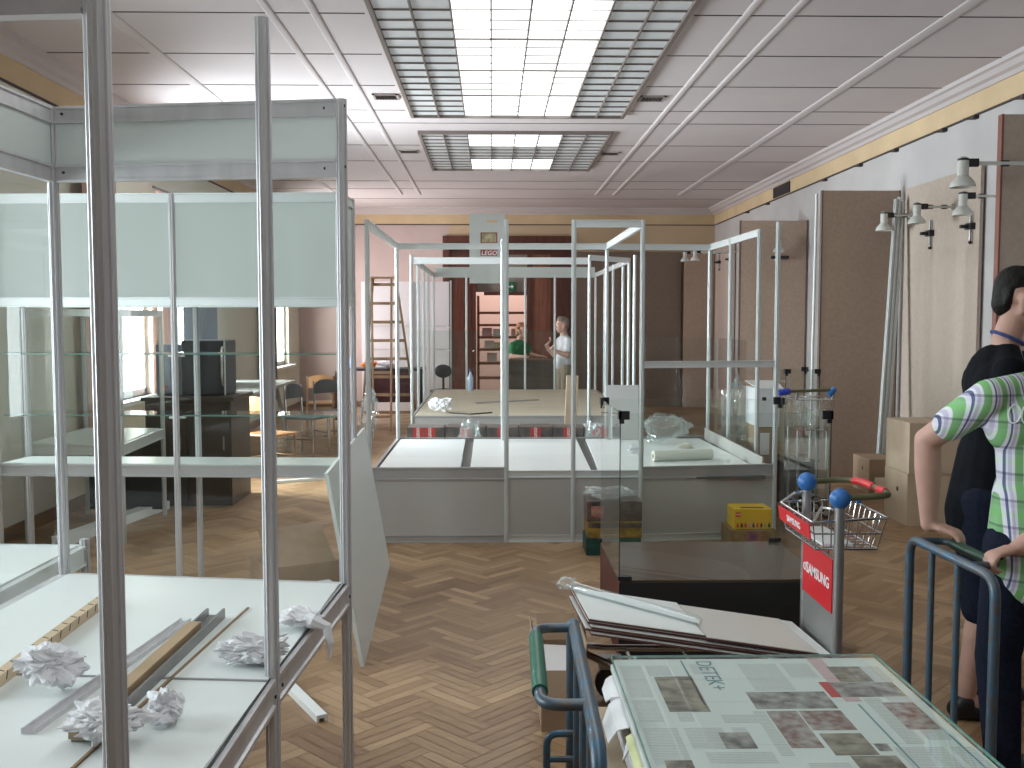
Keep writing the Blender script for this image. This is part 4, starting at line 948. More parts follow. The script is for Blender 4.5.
b = MB(); b.X = M; b.box((-.06, -.142, .07), (.02, -.139, .12)); b.box((-.06, -.10, .139), (.0, .06, .1415)); b.build('black_print', INK, t)

# ------------------------------------------------------------------ right side: partition boards, lamps, poles, boxes
for k, y in enumerate((6.9, 7.9, 8.7, 9.3, 10.4, 11.4, 12.6, 15.2, 16.4)):
    b = MB(); b.box((XR - .05, y - .035, 3.375), (XR - .0005, y + .03, 3.405)); b.tube(rounded([(XR - .03, y + .02, 3.385), (XR - .06, y + .06, 3.385), (XR - .06, y + .12, 3.40)], .03), .007, 6)
    tag(b.build('wall_hook', JOINT), 'small dark hook under the yellow cove of the right wall', 'hook', 'hooks under the right cove')
def board(label, a, c, h, m, t=.03, edge=None):
    d = (V((*c, 0)) - V((*a, 0))).normalized()
    th = thing('partition_board', label, 'partition board', ((a[0] + c[0]) / 2, (a[1] + c[1]) / 2, 0))
    MB().bar((a[0], a[1], h / 2), (c[0], c[1], h / 2), t, h).build('board', m, th)
    if edge:
        for p, s_ in ((a, -1), (c, 1)):
            q = V((p[0], p[1], h / 2)) + d * s_ * .006; MB().bar(q - d * .006, q + d * .006, t + .006, h + .004).build('edge_strip', edge, th)
    return th
board('nearest beige partition board at the right edge, behind the dark-haired man', (3.31, 6.52), (4.16, 6.50), 2.97, FIBREP, .05, EDGEW)
board('pale beige board along the right wall between the leaning poles and the nearest board', (4.165, 8.5), (4.165, 10.05), 2.95, FIBREP)
board('brown partition board left of the leaning white poles', (3.36, 10.2), (4.14, 10.2), 2.95, FIBRE, .05, EDGEB)
board('brown partition board behind the right side of the centre stand, with one clamp lamp', (3.30, 13.3), (4.17, 13.3), 2.95, FIBRE, .05, EDGEB)
board('pinkish board on the far end of the right wall, in the back corner', (4.165, 17.2), (4.165, 18.8), 2.95, mat('pinkish_board', (.50, .40, .35), .85), .03)
board('dark brown board on the back wall next to the doorway', (1.54, 18.80), (2.62, 18.80), 2.90, FIBRED)
board('dark brown board on the back wall in the right corner', (2.64, 18.80), (3.55, 18.80), 2.90, FIBRED)
board('brown board standing crossways in the back right corner', (3.57, 18.6), (4.10, 18.6), 2.90, FIBRE)
tag(MB().tube([(3.30, 10.26, 0), (3.325, 10.27, 2.93)], .014, 8).build('white_pole', ALUW), 'thin white pole beside the brown partition board', 'pole')
for k, (dx, dz, lab) in enumerate(((0, 0, 'leftmost of the white poles leaning in the corner by the boxes'), (.045, .02, 'middle one of the white poles leaning in the corner by the boxes'), (.088, -.02, 'rightmost of the white poles leaning in the corner by the boxes'))):
    a = V((3.80 + dx, 9.74 + .01 * k, 0)); c = V((4.025 + dx * .9, 9.98 + .01 * k, 2.84 + dz))
    tag(MB().prof(a, c, octo(.021), up=(0, 1, 0)).build('white_pole', ALUW), lab, 'pole', 'leaning white poles')
LAMPW = mat('white_lamp_enamel', (.58, .59, .55), .35)
def clamp_lamp(label, px, py, Y, s, wallx, group='clamp lamps along the right wall', clamp=None):
    c = atY(px, py, Y)          # middle of the lamp body
    t = thing('clamp_lamp', label, 'lamp', (c.x, c.y, c.z), group)
    K = .74; LM = Matrix.Translation(c) @ Matrix.Scale(K, 4) @ Matrix.Translation(-c)
    sh = MB(); sh.X = LM; sh.lathe([(.105, -.13), (.107, -.125), (.095, -.085), (.06, -.045), (.046, -.03), (.046, .10), (.04, .12), (.015, .125)], c, 22, cap=False)
    sh.lathe([(.10, -.128), (.055, -.05), (.04, -.035), (.004, -.03)], c, 22, cap=False)
    o = sh.build('lamp_shade', LAMPW, t, smooth=True)
    b = MB(); b.X = LM; b.lathe([(.047, .095), (.047, .112), (.02, .128)], c, 16).build('dark_cap', BLACK, t)
    b = MB(); b.X = LM; b.ball(c + V((0, 0, -.075)), .033).build('bulb', mat('unlit_bulb', (.5, .5, .48), .3), t, smooth=True)
    if wallx:
        e = V((wallx, c.y, c.z + .055)); d = V((1 if wallx > c.x else -1, 0, 0))
        a0 = V((c.x, c.y, c.z + .055))
        MB().bar(a0 + d * .09, e, .016, .022).build('arm', LAMPW, t)
        MB().box(tuple(a0 + V((d.x * .033, -.015, -.022))), tuple(a0 + V((d.x * .095, .015, .028)))).build('swivel', BLACK, t)
        b = MB()
        for f in (.35, .75):
            p = a0 + (e - a0) * f
            for dz in (-.014, .014): b.box(tuple(p + V((-.025, -.011, dz - .004))), tuple(p + V((.025, .011, dz + .004))))
        b.build('arm_clips', BLACK, t)
        # wall bracket
        box('bracket', (wallx - .02, c.y - .02, c.z + .03), (wallx + .0, 6.494 if Y < 7 else c.y + .02, c.z + .08), LAMPW, t)
    return t
clamp_lamp('nearest and largest white clamp lamp, at upper right above the standing man', 963, 172, 6.36, 1, 3.75)
clamp_lamp('white clamp lamp just below the largest one', 963, 203, 8.0, 1, 4.198)
clamp_lamp('white clamp lamp in the middle, just right of the leaning poles', 917, 213, 9.0, 1, 4.148)
clamp_lamp('small white clamp lamp left of the leaning poles', 884, 221, 9.9, 1, 4.148)
clamp_lamp('farthest left of the two small lamps in the back right corner', 685, 256, 17.4, 1, 4.148)
clamp_lamp('right one of the two small lamps in the back right corner', 695, 255, 16.9, 1, 4.198)
c = atY(779, 246, 13.15); t = clamp_lamp('small white lamp on the brown board behind the centre stand', 779, 245, 13.12, 1, None)
b = MB(); b.box((c.x - .02, 13.16, c.z - .19), (c.x + .02, 13.274, c.z - .11)); b.build('bracket', LAMPW, t)
b = MB(); b.box((c.x - .10, 13.10, c.z - .17), (c.x + .12, 13.16, c.z - .13)); b.build('clamp', BLACK, t)
def wclamp(label, px, py, Y, x):
    c = atY(px, py, Y); t = thing('wall_clamp', label, 'clamp', (x, Y, c.z), 'black clamps without lamps')
    MB().tube([(x - .02, Y, c.z - .13), (x - .02, Y, c.z + .12)], .011, 8).build('clamp_rod', STEEL, t)
    b = MB(); b.box((x - .05, Y - .05, c.z - .03), (x, Y + .05, c.z + .025)); b.box((x - .11, Y - .02, c.z - .02), (x - .05, Y + .02, c.z + .01)); b.build('clamp_body', BLACK, t, bevel=.004)
    MB().ball((x - .02, Y, c.z - .14), .016).build('knob', BLACK, t)
wclamp('black clamp on the pale wall board below the lamp by the poles', 926, 233, 9.42, 4.15); wclamp('black clamp on the pale wall board, right of the other one', 967, 226, 8.62, 4.15)
wclamp('small black clamp in the back right corner, left one', 715, 262, 18.2, 4.15); wclamp('small black clamp in the back right corner, right one', 728, 259, 17.35, 4.15)
def carton(label, a, c, m=CARD, slot=True, face=-1):
    t = thing('cardboard_box', label, 'box', ((a[0] + c[0]) / 2, (a[1] + c[1]) / 2, a[2]))
    box('carton', a, c, m, t, bevel=.005)
    zc = (a[2] + c[2]) / 2; yc = (a[1] + c[1]) / 2
    if slot: MB().tube([(a[0] + .001, yc - .04, zc + .06), (a[0] - .001, yc - .04, zc + .06)], .02, 10).build('hand_hole', INK, t)
    MB().box(((a[0] + c[0]) / 2 - .003, a[1] + .01, c[2] - .002), ((a[0] + c[0]) / 2 + .003, c[1] - .01, c[2] + .001)).build('flap_gap', mat('flap_gap', (.10, .06, .04), .8), t)
    return t
carton('cardboard box under the leaning white poles', (3.55, 9.28, 0), (4.10, 9.70, .33), CARD)
carton('flat cardboard box lying in front of the box under the poles', (3.58, 8.72, 0), (4.05, 9.22, .17), CARDL, False)
carton('lower box of the tall stack behind the dark-haired man', (3.30, 7.82, 0), (3.95, 8.28, .42), CARDL)
carton('upper box of the tall stack behind the dark-haired man', (3.30, 7.80, .421), (3.94, 8.27, .83), CARDL, False)
# second trolley with white box behind the centre stand
wt = thing('shopping_trolley', 'wire trolley with blue handle ends behind the glass case', 'trolley', (2.62, 8.15, 0))
b = MB(); x0, x1, ya, yb = 2.48, 2.80, 8.10, 8.45
b.tube([(x0, ya, .99), (x1, ya, .99), (x1, yb, .99), (x0, yb, .99)], .007, 6, closed=True); b.tube([(x0 + .03, ya + .03, .74), (x1 - .03, ya + .03, .74), (x1 - .03, yb - .03, .74), (x0 + .03, yb - .03, .74)], .006, 6, closed=True)
for i in range(8):
    f = i / 7; b.tube([(x0 + (x1 - x0) * f, ya, .99), (x0 + .03 + (x1 - x0 - .06) * f, ya + .03, .74), (x0 + .03 + (x1 - x0 - .06) * f, yb - .03, .74), (x0 + (x1 - x0) * f, yb, .99)], .003, 5)
    b.tube([(x0, ya + (yb - ya) * f, .99), (x0 + .03, ya + .03 + (yb - ya - .06) * f, .74)], .003, 5); b.tube([(x1, ya + (yb - ya) * f, .99), (x1 - .03, ya + .03 + (yb - ya - .06) * f, .74)], .003, 5)
b.build('wire_basket', CHROME, wt)
b = MB()
for x in (2.52, 2.76):
    for y in (8.14, 8.41): b.tube([(x, y, .06), (x, y, .74)], .012, 8)
b.tube([(2.52, 8.14, .15), (2.76, 8.14, .15), (2.76, 8.41, .15), (2.52, 8.41, .15)], .012, 8, closed=True)
b.build('chassis', STEEL, wt)
MB().tube([(2.34, 8.07, 1.06), (2.80, 8.07, 1.075)], .013, 8).build('handle_bar', HD, wt)
for p in (((2.33, 8.07, 1.05), (2.42, 8.07, 1.064)), ((2.74, 8.07, 1.03), (2.79, 8.07, 1.085))): MB().tube(p, .026, 10).build('blue_handle_end', mat('royal_blue', (.03, .06, .45), .4) if p[0][0] < 2.4 else BLUEB, wt, smooth=True)
b = MB()
for x in (2.49, 2.79): b.tube([(x, 8.07, 1.06), (x, 8.11, .99)], .012, 8)
b.build('handle_stem', STEEL, wt)
for x in (2.52, 2.76):
    for y in (8.14, 8.41): wheel(wt, (x, y, .05), .05, .025)
t = thing('white_carton', 'white carton with a hand hole beside the right posts of the centre stand', 'box', (2.38, 8.7, .72))
box('carton', (2.29, 8.52, .721), (2.47, 8.95, 1.05), mat('white_carton', (.72, .72, .76), .6), t, bevel=.004)
b = MB(); b.slab([(2.28, 8.51, 1.058), (2.50, 8.51, 1.058), (2.56, 8.95, 1.10), (2.28, 8.96, 1.10)], .008); b.build('lid', WHITE, t)
box('hand_hole', (2.32, 8.517, .95), (2.355, 8.52, .98), INK, t)
for k, (z0, z1, lab) in enumerate(((.36, .72, 'brown carton with a white label just under the white carton'), (0, .36, 'lowest brown carton of the stack under the white carton'))):
    t = thing('cardboard_box', lab, 'box', (2.38, 8.7, z0)); box('carton', (2.295, 8.53, z0 + .001), (2.465, 8.94, z1 - .001), CARD, t, bevel=.004)
    box('white_label', (2.31, 8.527, z0 + .12), (2.39, 8.53, z1 - .05), PAPER, t)
tag(crumple((2.64, 8.28, .75), .16, 55, (.8, .9, .8)).build('plastic_film', FILM), 'clear plastic film in the basket of the trolley with blue handle ends', 'plastic film')
tag(crumple((2.32, 9.35, .0), .30, 57, (.5, .8, 2.0)).build('plastic_film', FILM), 'tall bundle of clear plastic film behind the right side of the stand', 'plastic film')

# ------------------------------------------------------------------ back left: ladder, furniture, boards
ld = thing('stepladder', 'brown wooden A-frame stepladder standing behind the white leaning board', 'ladder', (-1.62, 15.2, 0))
ZA = 2.27
def ladder_side(nm, top, bot, ht, hb, rungs, r):
    o = MB()
    for s_ in (-1, 1):
        MB().bar(V(top) + V((s_ * ht, 0, 0)), V(bot) + V((s_ * hb, 0, 0)), .030, .055, up=(0, 1, 0)).build('rail', LADW, ld)
    for k in range(0 if nm == 'front' else 4, rungs):
        f = (k + .35) / rungs; p = V(top).lerp(V(bot), f); h = ht + (hb - ht) * f
        MB().bar(p - V((h, 0, 0)), p + V((h, 0, 0)), .03, r).build('rung', LADW, ld)
ladder_side('front', (-1.62, 15.2, ZA), (-1.62, 15.75, 0), .17, .44, 8, .045)
ladder_side('rear', (-1.66, 15.15, ZA - .01), (-1.62, 14.7, 0), .15, .13, 7, .04)
MB().bar((-1.82, 15.18, ZA), (-1.44, 15.18, ZA), .12, .03).build('top_step', LADW, ld)
wp = thing('white_partition', 'tall white partition with two small shelf brackets at the back left of the hall', 'partition', (-1.45, 17.6, 0))
box('board', (-2.28, 17.55, 0), (-.75, 17.6, 2.30), mat('white_partition_board', (.70, .66, .68), .5), wp); post(wp, -.72, 17.57, 0, 2.32, ALUW); post(wp, -1.40, 17.53, 0, 2.32, ALUW)
for z in (1.52, 1.12):
    box('shelf', (-2.2, 17.30, z), (-.75, 17.55, z + .012), GLASS, wp); box('bracket', (-.78, 17.38, z - .03), (-.74, 17.55, z), WHITE, wp)
dk = thing('long_desk', 'dark desk with a maroon front along the back left, behind the ladder', 'desk', (-1.7, 16.6, 0))
box('desktop', (-2.5, 16.4, .80), (-1.12, 16.95, .84), mat('dark_desktop', (.035, .03, .035), .4), dk, bevel=.004)
box('front_panel', (-2.05, 16.46, .28), (-1.35, 16.49, .80), mat('maroon_panel', (.085, .022, .028), .6), dk)
for x in (-2.45, -1.17):
    for y in (16.45, 16.9): MB().bar((x, y, 0), (x, y, .80), .05, .05, up=(0, 1, 0)).build('leg', BLACK, dk)
tag(crumple((-1.75, 16.65, .842), .12, 61, (1.6, .9, .5)).build('paper_heap', PAPER), 'heap of white papers on the dark desk behind the ladder', 'papers')
bt = thing('water_bottle', 'small blue plastic bottle on the dark desk behind the ladder', 'bottle', (-2.32, 16.6, .842))
MB().lathe([(.03, 0), (.035, .01), (.035, .14), (.012, .19), (.012, .20)], (-2.32, 16.6, .842), 12).build('bottle_body', mat('blue_bottle', (.15, .32, .75), .2), bt, smooth=True)
MB().lathe([(.015, .20), (.015, .22)], (-2.32, 16.6, .842), 10).build('cap', WHITE, bt)
bt = thing('water_bottle', 'clear bottle standing at the far left edge of the plywood platform', 'bottle', (-.33, 15.3, .553))
MB().lathe([(.04, 0), (.045, .01), (.045, .20), (.015, .28), (.015, .29)], (-.33, 15.3, .553), 12).build('bottle_body', mat('pale_blue_bottle', (.45, .55, .72), .2), bt, smooth=True)
MB().lathe([(.018, .29), (.018, .32)], (-.33, 15.3, .553), 10).build('cap', BLUEB, bt)
# office chair with black back
oc = thing('office_chair', 'black office chair at the left of the far stand, only its back showing', 'chair', (-.95, 16.2, 0))
b = MB(); b.X = Matrix.Translation((-.78, 15.95, .82)); b.ball((0, 0, 0), .12, 18, (1.15, .35, .9)); b.build('backrest', mat('black_upholstery', (.012, .012, .014), .7), oc, smooth=True)
b = MB(); b.X = Matrix.Translation((-.78, 16.2, .48)); b.ball((0, 0, 0), .24, 18, (1, 1, .2)); b.build('seat', BLACK, oc, smooth=True)
MB().tube([(-.78, 16.0, .75), (-.78, 16.03, .5), (-.78, 16.1, .44), (-.78, 16.2, .44)], .018, 8).build('back_stem', BLACK, oc)
MB().tube([(-.78, 16.2, .08), (-.78, 16.2, .44)], .025, 10).build('gas_column', BLACK, oc)
b = MB()
for k in range(5): a = k * 1.2566; b.bar((-.78, 16.2, .09), (-.78 + .28 * math.cos(a), 16.2 + .28 * math.sin(a), .06), .04, .03)
b.build('star_base', BLACK, oc)
for k in range(5): a = k * 1.2566; MB().lathe([(.028, -.02), (.028, .02)], (-.78 + .28 * math.cos(a), 16.2 + .28 * math.sin(a), .029), 10, axis=(-math.sin(a), math.cos(a), 0)).build('castor', BLACK, oc)
# wooden chairs with bent backs on frames
def wooden_chair(label, loc, rz, frame_m=LADW, wm=CHAIRW):
    t = thing('wooden_chair', label, 'chair', (0, 0, 0), 'chairs at the left wall')
    b = MB(); n = 9; R_ = .5
    pts = [(.19 * (k / (n - 1) * 2 - 1)) for k in range(n)]
    for z0, z1 in ((.68, .86),):
        vs = []; fs = []
        for j, yy in enumerate((0, .012)):
            for x in pts:
                for z in (z0 + .0, z1 - (abs(x) / .19) ** 3 * .07): vs.append((x, .19 + yy - (x * x) * 1.1 + .03, z))
        for j in range(n - 1):
            a = 2 * j; c = 2 * n + 2 * j
            fs += [(a, a + 2, a + 3, a + 1), (c, c + 1, c + 3, c + 2), (a + 1, a + 3, c + 3, c + 1), (a, c, c + 2, a + 2)]
        fs += [(0, 1, 2 * n + 1, 2 * n), (2 * n - 2, 4 * n - 2, 4 * n - 1, 2 * n - 1)]
        b.add(vs, fs)
    b.build('backrest', wm, t, smooth=True)
    s_ = MB().box((-.20, -.20, .44), (.20, .20, .465)).build('seat', wm, t, bevel=.012)
    for x in (-.18, .18):
        MB().tube([(x, -.17, .44), (x * 1.05, -.19, 0)], .013, 8).build('leg', frame_m, t)
        MB().tube([(x, .21, .84), (x, .19, .46), (x * 1.05, .20, 0)], .013, 8).build('leg', frame_m, t)
        MB().tube([(x * 1.02, -.18, .2), (x * 1.02, .195, .2)], .009, 6).build('stretcher', frame_m, t)
    MB().tube([(-.185, -.18, .22), (.185, -.18, .22)], .009, 6).build('stretcher', frame_m, t)
    t.location = loc; t.rotation_euler.z = rz; t['_o'] = tuple(loc); return t
ch = wooden_chair('wooden chair with a bent orange-brown back seen through the wide showcase, nearest of the chairs', (-2.32, 10.45, 0), 2.6)
clone(ch, (-2.47, 14.4, 0), 'farthest orange-brown chair, its back just above the grey table by the left wall', .7)
ch2 = wooden_chair('first grey chair with shiny chrome legs between the far table and the near wooden chair', (-2.25, 12.2, 0), 1.2, CHROME, mat('dark_grey_seat', (.10, .10, .11), .5))
clone(ch2, (-2.05, 13.0, 0), 'second grey chair with shiny chrome legs, farther and to the right', -.5)
gt = thing('long_table', 'long pale grey table along the left wall seen through the wide showcase', 'table', (-3.0, 11.9, 0))
box('tabletop', (-3.40, 10.7, .80), (-2.62, 13.4, .84), mat('grey_tabletop', (.42, .42, .40), .4), gt, bevel=.004)
for y in (10.9, 13.2):
    b = MB(); b.bar((-3.3, y, .80), (-3.38, y, 0), .05, .05, up=(0, 1, 0)); b.bar((-2.85, y, .80), (-2.68, y, 0), .05, .05, up=(0, 1, 0)); b.bar((-3.35, y, .4), (-2.78, y, .4), .03, .03); b.build('trestle', mat('pale_trestle', (.5, .5, .48), .5), gt)
# dark low cabinet with a black case on top
lc = thing('low_cabinet', 'dark brown low cabinet near the left windows carrying a black case', 'cabinet', (-2.7, 9.1, 0))
DB = mat('dark_brown_laminate', (.055, .036, .028), .45)
box('body', (-3.05, 8.82, 0), (-2.30, 9.5, .93), DB, lc); box('top', (-3.08, 8.79, .93), (-2.27, 9.53, .965), DB, lc, bevel=.003)
for x0, x1 in ((-3.04, -2.69), (-2.67, -2.31)):
    d_ = box('door', (x0, 8.80, .04), (x1, 8.82, .90), DB, lc); MB().bar((x1 - .05, 8.79, .5), (x1 - .05, 8.79, .62), .012, .012, up=(1, 0, 0)).build('handle', STEEL, d_)
bc = thing('black_case', 'tall blue-black case with a chrome handle on the dark cabinet', 'case', (-2.58, 9.15, .966))
box('case_body', (-2.77, 8.95, .966), (-2.38, 9.35, 1.46), mat('blue_black_case', (.025, .032, .048), .35), bc, bevel=.015)
MB().tube([(-2.40, 8.945, 1.40), (-2.40, 8.925, 1.38), (-2.40, 8.925, 1.08), (-2.40, 8.945, 1.06)], .011, 8).build('handle', CHROME, bc, smooth=True)
box('side_rim', (-2.386, 8.942, .97), (-2.374, 8.952, 1.455), ALUW, bc)
tag(box('blue_board', (-3.04, 9.1, .966), (-2.80, 9.13, 1.42), mat('blue_grey_board', (.14, .20, .32), .45), bevel=.003), 'blue-grey board standing on the dark cabinet left of the black case', 'board')
b = MB(); c = V((-2.97, 9.09, 1.03)); n = 10; vs = []
for k in range(n): r = .04 if k % 2 == 0 else .017; a = k * math.pi / 5 + math.pi / 2; vs.append((c.x + r * math.cos(a), c.y, c.z + r * math.sin(a)))
vs += [(x, y - .008, z) for x, y, z in vs]
b.add(vs, [tuple(range(n)), tuple(range(2 * n - 1, n - 1, -1))] + [(i, n + i, n + (i + 1) % n, (i + 1) % n) for i in range(n)])
tag(b.build('red_star', REDT), 'small red star in front of the bright left window', 'decoration')
# curtains
def curtain(label, y0, y1, m, x=XL + .10):
    b = MB(); n = 40; vs = []; fs = []
    for k in range(n + 1):
        y = y0 + (y1 - y0) * k / n; dx = .03 * math.sin(k * 1.3)
        for z in (.35, 3.0): vs.append((x + dx, y, z)); 
    m0 = len(vs); vs += [(a + .004, c_, z) for a, c_, z in vs]
    for k in range(n):
        a = 2 * k; fs += [(a, a + 1, a + 3, a + 2), (m0 + a, m0 + a + 2, m0 + a + 3, m0 + a + 1)]
    b.add(vs, fs)
    t = thing('curtain', label, 'curtain', (x, (y0 + y1) / 2, .35))
    b.build('cloth', m, t, smooth=True); MB().tube([(x, y0 - .1, 3.02), (x, y1 + .1, 3.02)], .014, 8).build('curtain_rod', STEEL, t)
PINKC = mat('pink_curtain_cloth', (.66, .40, .35), .8)
curtain('pinkish curtain at the near side of the bright left window', 8.75, 9.45, PINKC)
curtain('pinkish curtain at the far side of the bright left window', 10.68, 11.1, PINKC)
curtain('grey blind drawn over the second left window', 11.5, 12.8, mat('grey_blind_cloth', (.30, .34, .40), .8))
curtain('dark curtain at the far left window behind the chairs', 15.5, 16.3, mat('dark_curtain_cloth', (.16, .12, .13), .8))
tag(crumple((-1.56, 12.6, 0), .2, 71, (.7, .7, 1.8)).build('plastic_film', FILM), 'crumpled shiny plastic film on the floor left of the ladder', 'plastic film')
tag(crumple((-2.35, 15.6, .0), .2, 73, (.8, .8, 2.0)).build('brown_sack', mat('dark_red_sack', (.20, .06, .035), .8)), 'dark red sack standing left of the ladder', 'sack')
tag(crumple((-2.05, 16.62, .843), .1, 74, (1.3, .8, .5)).build('orange_cloth', ORANGE), 'orange cloth lying on the dark desk left of the ladder', 'cloth')
# counter and the room behind the doorway
ct = thing('dark_counter', 'dark brown counter in front of the doorway, between the woman and the man', 'counter', (.78, 17.0, 0))
box('front', (.26, 16.80, 0), (1.08, 17.15, .94), mat('dark_counter_wood', (.075, .05, .04), .5), ct); box('counter_top', (.24, 16.76, .94), (1.10, 17.2, .975), mat('counter_top_wood', (.11, .065, .045), .4), ct, bevel=.004)
bs = thing('bookcase', 'reddish wooden bookcase in the lit room behind the doorway', 'bookcase', (.2, 20.6, 0))
BKW = mat('reddish_shelf_wood', (.26, .09, .05), .4)
x0, x1 = -.28, .78
for x in (x0, .27, x1): box('upright', (x - .025, 20.4, 0), (x + .025, 20.8, 2.12), BKW, bs)
for z in (.1, .42, .72, 1.0, 1.25, 1.5, 1.75): box('shelf', (x0, 20.4, z), (x1, 20.8, z + .05), BKW, bs)
for k, (x, z, h, m) in enumerate(((-.2, 1.30, .17, PINKP), (.02, 1.30, .15, WHITE), (-.15, 1.05, .16, WHITE), (.05, 1.05, .12, YELP), (-.1, .77, .18, NEWSP), (.4, 1.3, .15, PINKP), (.5, 1.05, .12, DKPR), (.45, .77, .17, WHITE))):
    tag(box('paper_stack', (x, 20.45, z), (x + .2, 20.7, z + h), m), ('pink papers at left on the upper shelf of the far bookcase', 'white papers on the upper shelf of the far bookcase', 'white papers at left on the middle shelf of the far bookcase', 'yellowish papers on the middle shelf of the far bookcase', 'grey papers low on the left of the far bookcase', 'pink papers on the right upper shelf of the far bookcase', 'dark box on the right middle shelf of the far bookcase', 'white papers low on the right of the far bookcase')[k], 'papers', 'papers in the far bookcase')

# ------------------------------------------------------------------ people
def cap_mesh(bm_v, bm_f, p, q, rp, rq, flat=None, n=16):
    p, q = V(p), V(q); d = (q - p); L_ = d.length
    d = d.normalized() if L_ > 1e-6 else V((0, 0, 1))
    if flat: e2 = V(flat[0]); e2 = (e2 - d * e2.dot(d)); e2 = e2.normalized() if e2.length > 1e-4 else d.orthogonal().normalized(); k = flat[1]
    else: e2 = d.orthogonal().normalized(); k = 1
    e1 = d.cross(e2); rings = []
    for i in range(6): t = -math.pi / 2 + (i + .35) / 6 * math.pi / 2; rings.append((p + d * rp * math.sin(t) * (k if L_ < 1e-6 else 1), rp * math.cos(t)))
    rings.append((p, rp)); rings.append((q, rq))
    for i in range(6): t = (i + .65) / 6 * math.pi / 2; rings.append((q + d * rq * math.sin(t), rq * math.cos(t)))
    b0 = len(bm_v)
    for c, r in rings:
        for j in range(n): a = 2 * math.pi * j / n; bm_v.append(c + e1 * math.cos(a) * r + e2 * math.sin(a) * r * k)
    m = len(rings)
    for i in range(m - 1):
        for j in range(n): l = (j + 1) % n; bm_f.append((b0 + i * n + j, b0 + i * n + l, b0 + (i + 1) * n + l, b0 + (i + 1) * n + j))
    bm_f.append(tuple(b0 + j for j in range(n - 1, -1, -1))); bm_f.append(tuple(b0 + (m - 1) * n + j for j in range(n)))
def fused(name, caps, m, parent, vox=.009, smooth=3):
    v, f = [], []
    for c in caps: cap_mesh(v, f, *c)
    off = V(parent['_o']); me = bpy.data.meshes.new('tmp'); me.from_pydata([tuple(p - off) for p in v], [], f); me.update()
    o = bpy.data.objects.new('tmp', me); COL.objects.link(o)
    r = o.modifiers.new('r', 'REMESH'); r.mode = 'VOXEL'; r.voxel_size = vox
    s_ = o.modifiers.new('s', 'SMOOTH'); s_.factor = .5; s_.iterations = smooth
    bpy.context.view_layer.update()
    me2 = bpy.data.meshes.new_from_object(o.evaluated_get(bpy.context.evaluated_depsgraph_get()))
    bpy.data.objects.remove(o); me2.materials.clear(); me2.materials.append(m); me2.shade_smooth()
    o2 = bpy.data.objects.new(name, me2); COL.objects.link(o2); o2.parent = parent; o2['_o'] = tuple(off); return o2
def head_caps(c, f, u, s=1.0):
    c, f, u = V(c), V(f).normalized(), V(u).normalized(); u = (u - f * u.dot(f)).normalized(); l = u.cross(f)
    def P(a, b_, h): return c + f * a * s + l * b_ * s + u * h * s
    r = []
    r.append((P(-.022, 0, .035), P(.012, 0, .04), .088 * s, .082 * s, (l, .86)))            # cranium
    r.append((P(.03, 0, -.01), P(.045, 0, -.05), .066 * s, .052 * s, (l, .95)))             # face
    r.append((P(.05, 0, -.085), P(.058, 0, -.092), .032 * s, .026 * s, (l, 1.1)))           # chin
    r.append((P(.0, .045, -.045), P(.045, .02, -.085), .025 * s, .022 * s)); r.append((P(.0, -.045, -.045), P(.045, -.02, -.085), .025 * s, .022 * s))   # jaw
    r.append((P(.09, 0, .012), P(.112, 0, -.022), .008 * s, .014 * s)); r.append((P(.1, .01, -.026), P(.1, -.01, -.026), .009 * s, .009 * s))           # nose
    r.append((P(.088, .032, .022), P(.088, -.032, .022), .012 * s, .012 * s))                # brow
    r.append((P(.09, .018, -.056), P(.09, -.018, -.056), .007 * s, .007 * s)); r.append((P(.088, .016, -.066), P(.088, -.016, -.066), .008 * s, .008 * s))  # lips
    for sg_ in (-1, 1): r.append((P(.002, sg_ * .085, .004), P(.004, sg_ * .079, -.038), .026 * s, .018 * s, (l, .75)))
    return r, P, l, u, f
def hand_caps(w, d, n, s=1.0, curl=.9, thumb=1):
    # wrist point, finger direction, back-of-hand normal
    w, d, n = V(w), V(d).normalized(), V(n).normalized(); n = (n - d * n.dot(d)).normalized(); a = d.cross(n)
    r = [(w, w + d * .05 * s, .026 * s, .036 * s, (n, .5)), (w + d * .05 * s, w + d * .085 * s, .038 * s, .036 * s, (n, .42))]
    for k, (off, ln) in enumerate(((-.031, .070), (-.011, .082), (.010, .078), (.029, .062))):
        b0 = w + d * .088 * s + a * off * s; c1 = d * math.cos(curl * .5) - n * math.sin(curl * .5); c2 = d * math.cos(curl * 1.3) - n * math.sin(curl * 1.3); c3 = d * math.cos(curl * 2.0) - n * math.sin(curl * 2.0)
        p1 = b0 + c1 * ln * .48 * s; p2 = p1 + c2 * ln * .34 * s; p3 = p2 + c3 * ln * .26 * s
        r += [(b0, p1, .0098 * s, .009 * s), (p1, p2, .009 * s, .0082 * s), (p2, p3, .0082 * s, .007 * s)]
    tb = w + d * .03 * s - a * .03 * s * thumb; t1 = tb + (d * .55 - a * thumb * .7 - n * .35).normalized() * .042 * s; t2 = t1 + (d * .8 - a * thumb * .2 - n * .5 * curl).normalized() * .034 * s
    r += [(tb, t1, .015 * s, .0115 * s), (t1, t2, .0115 * s, .009 * s)]
    return r
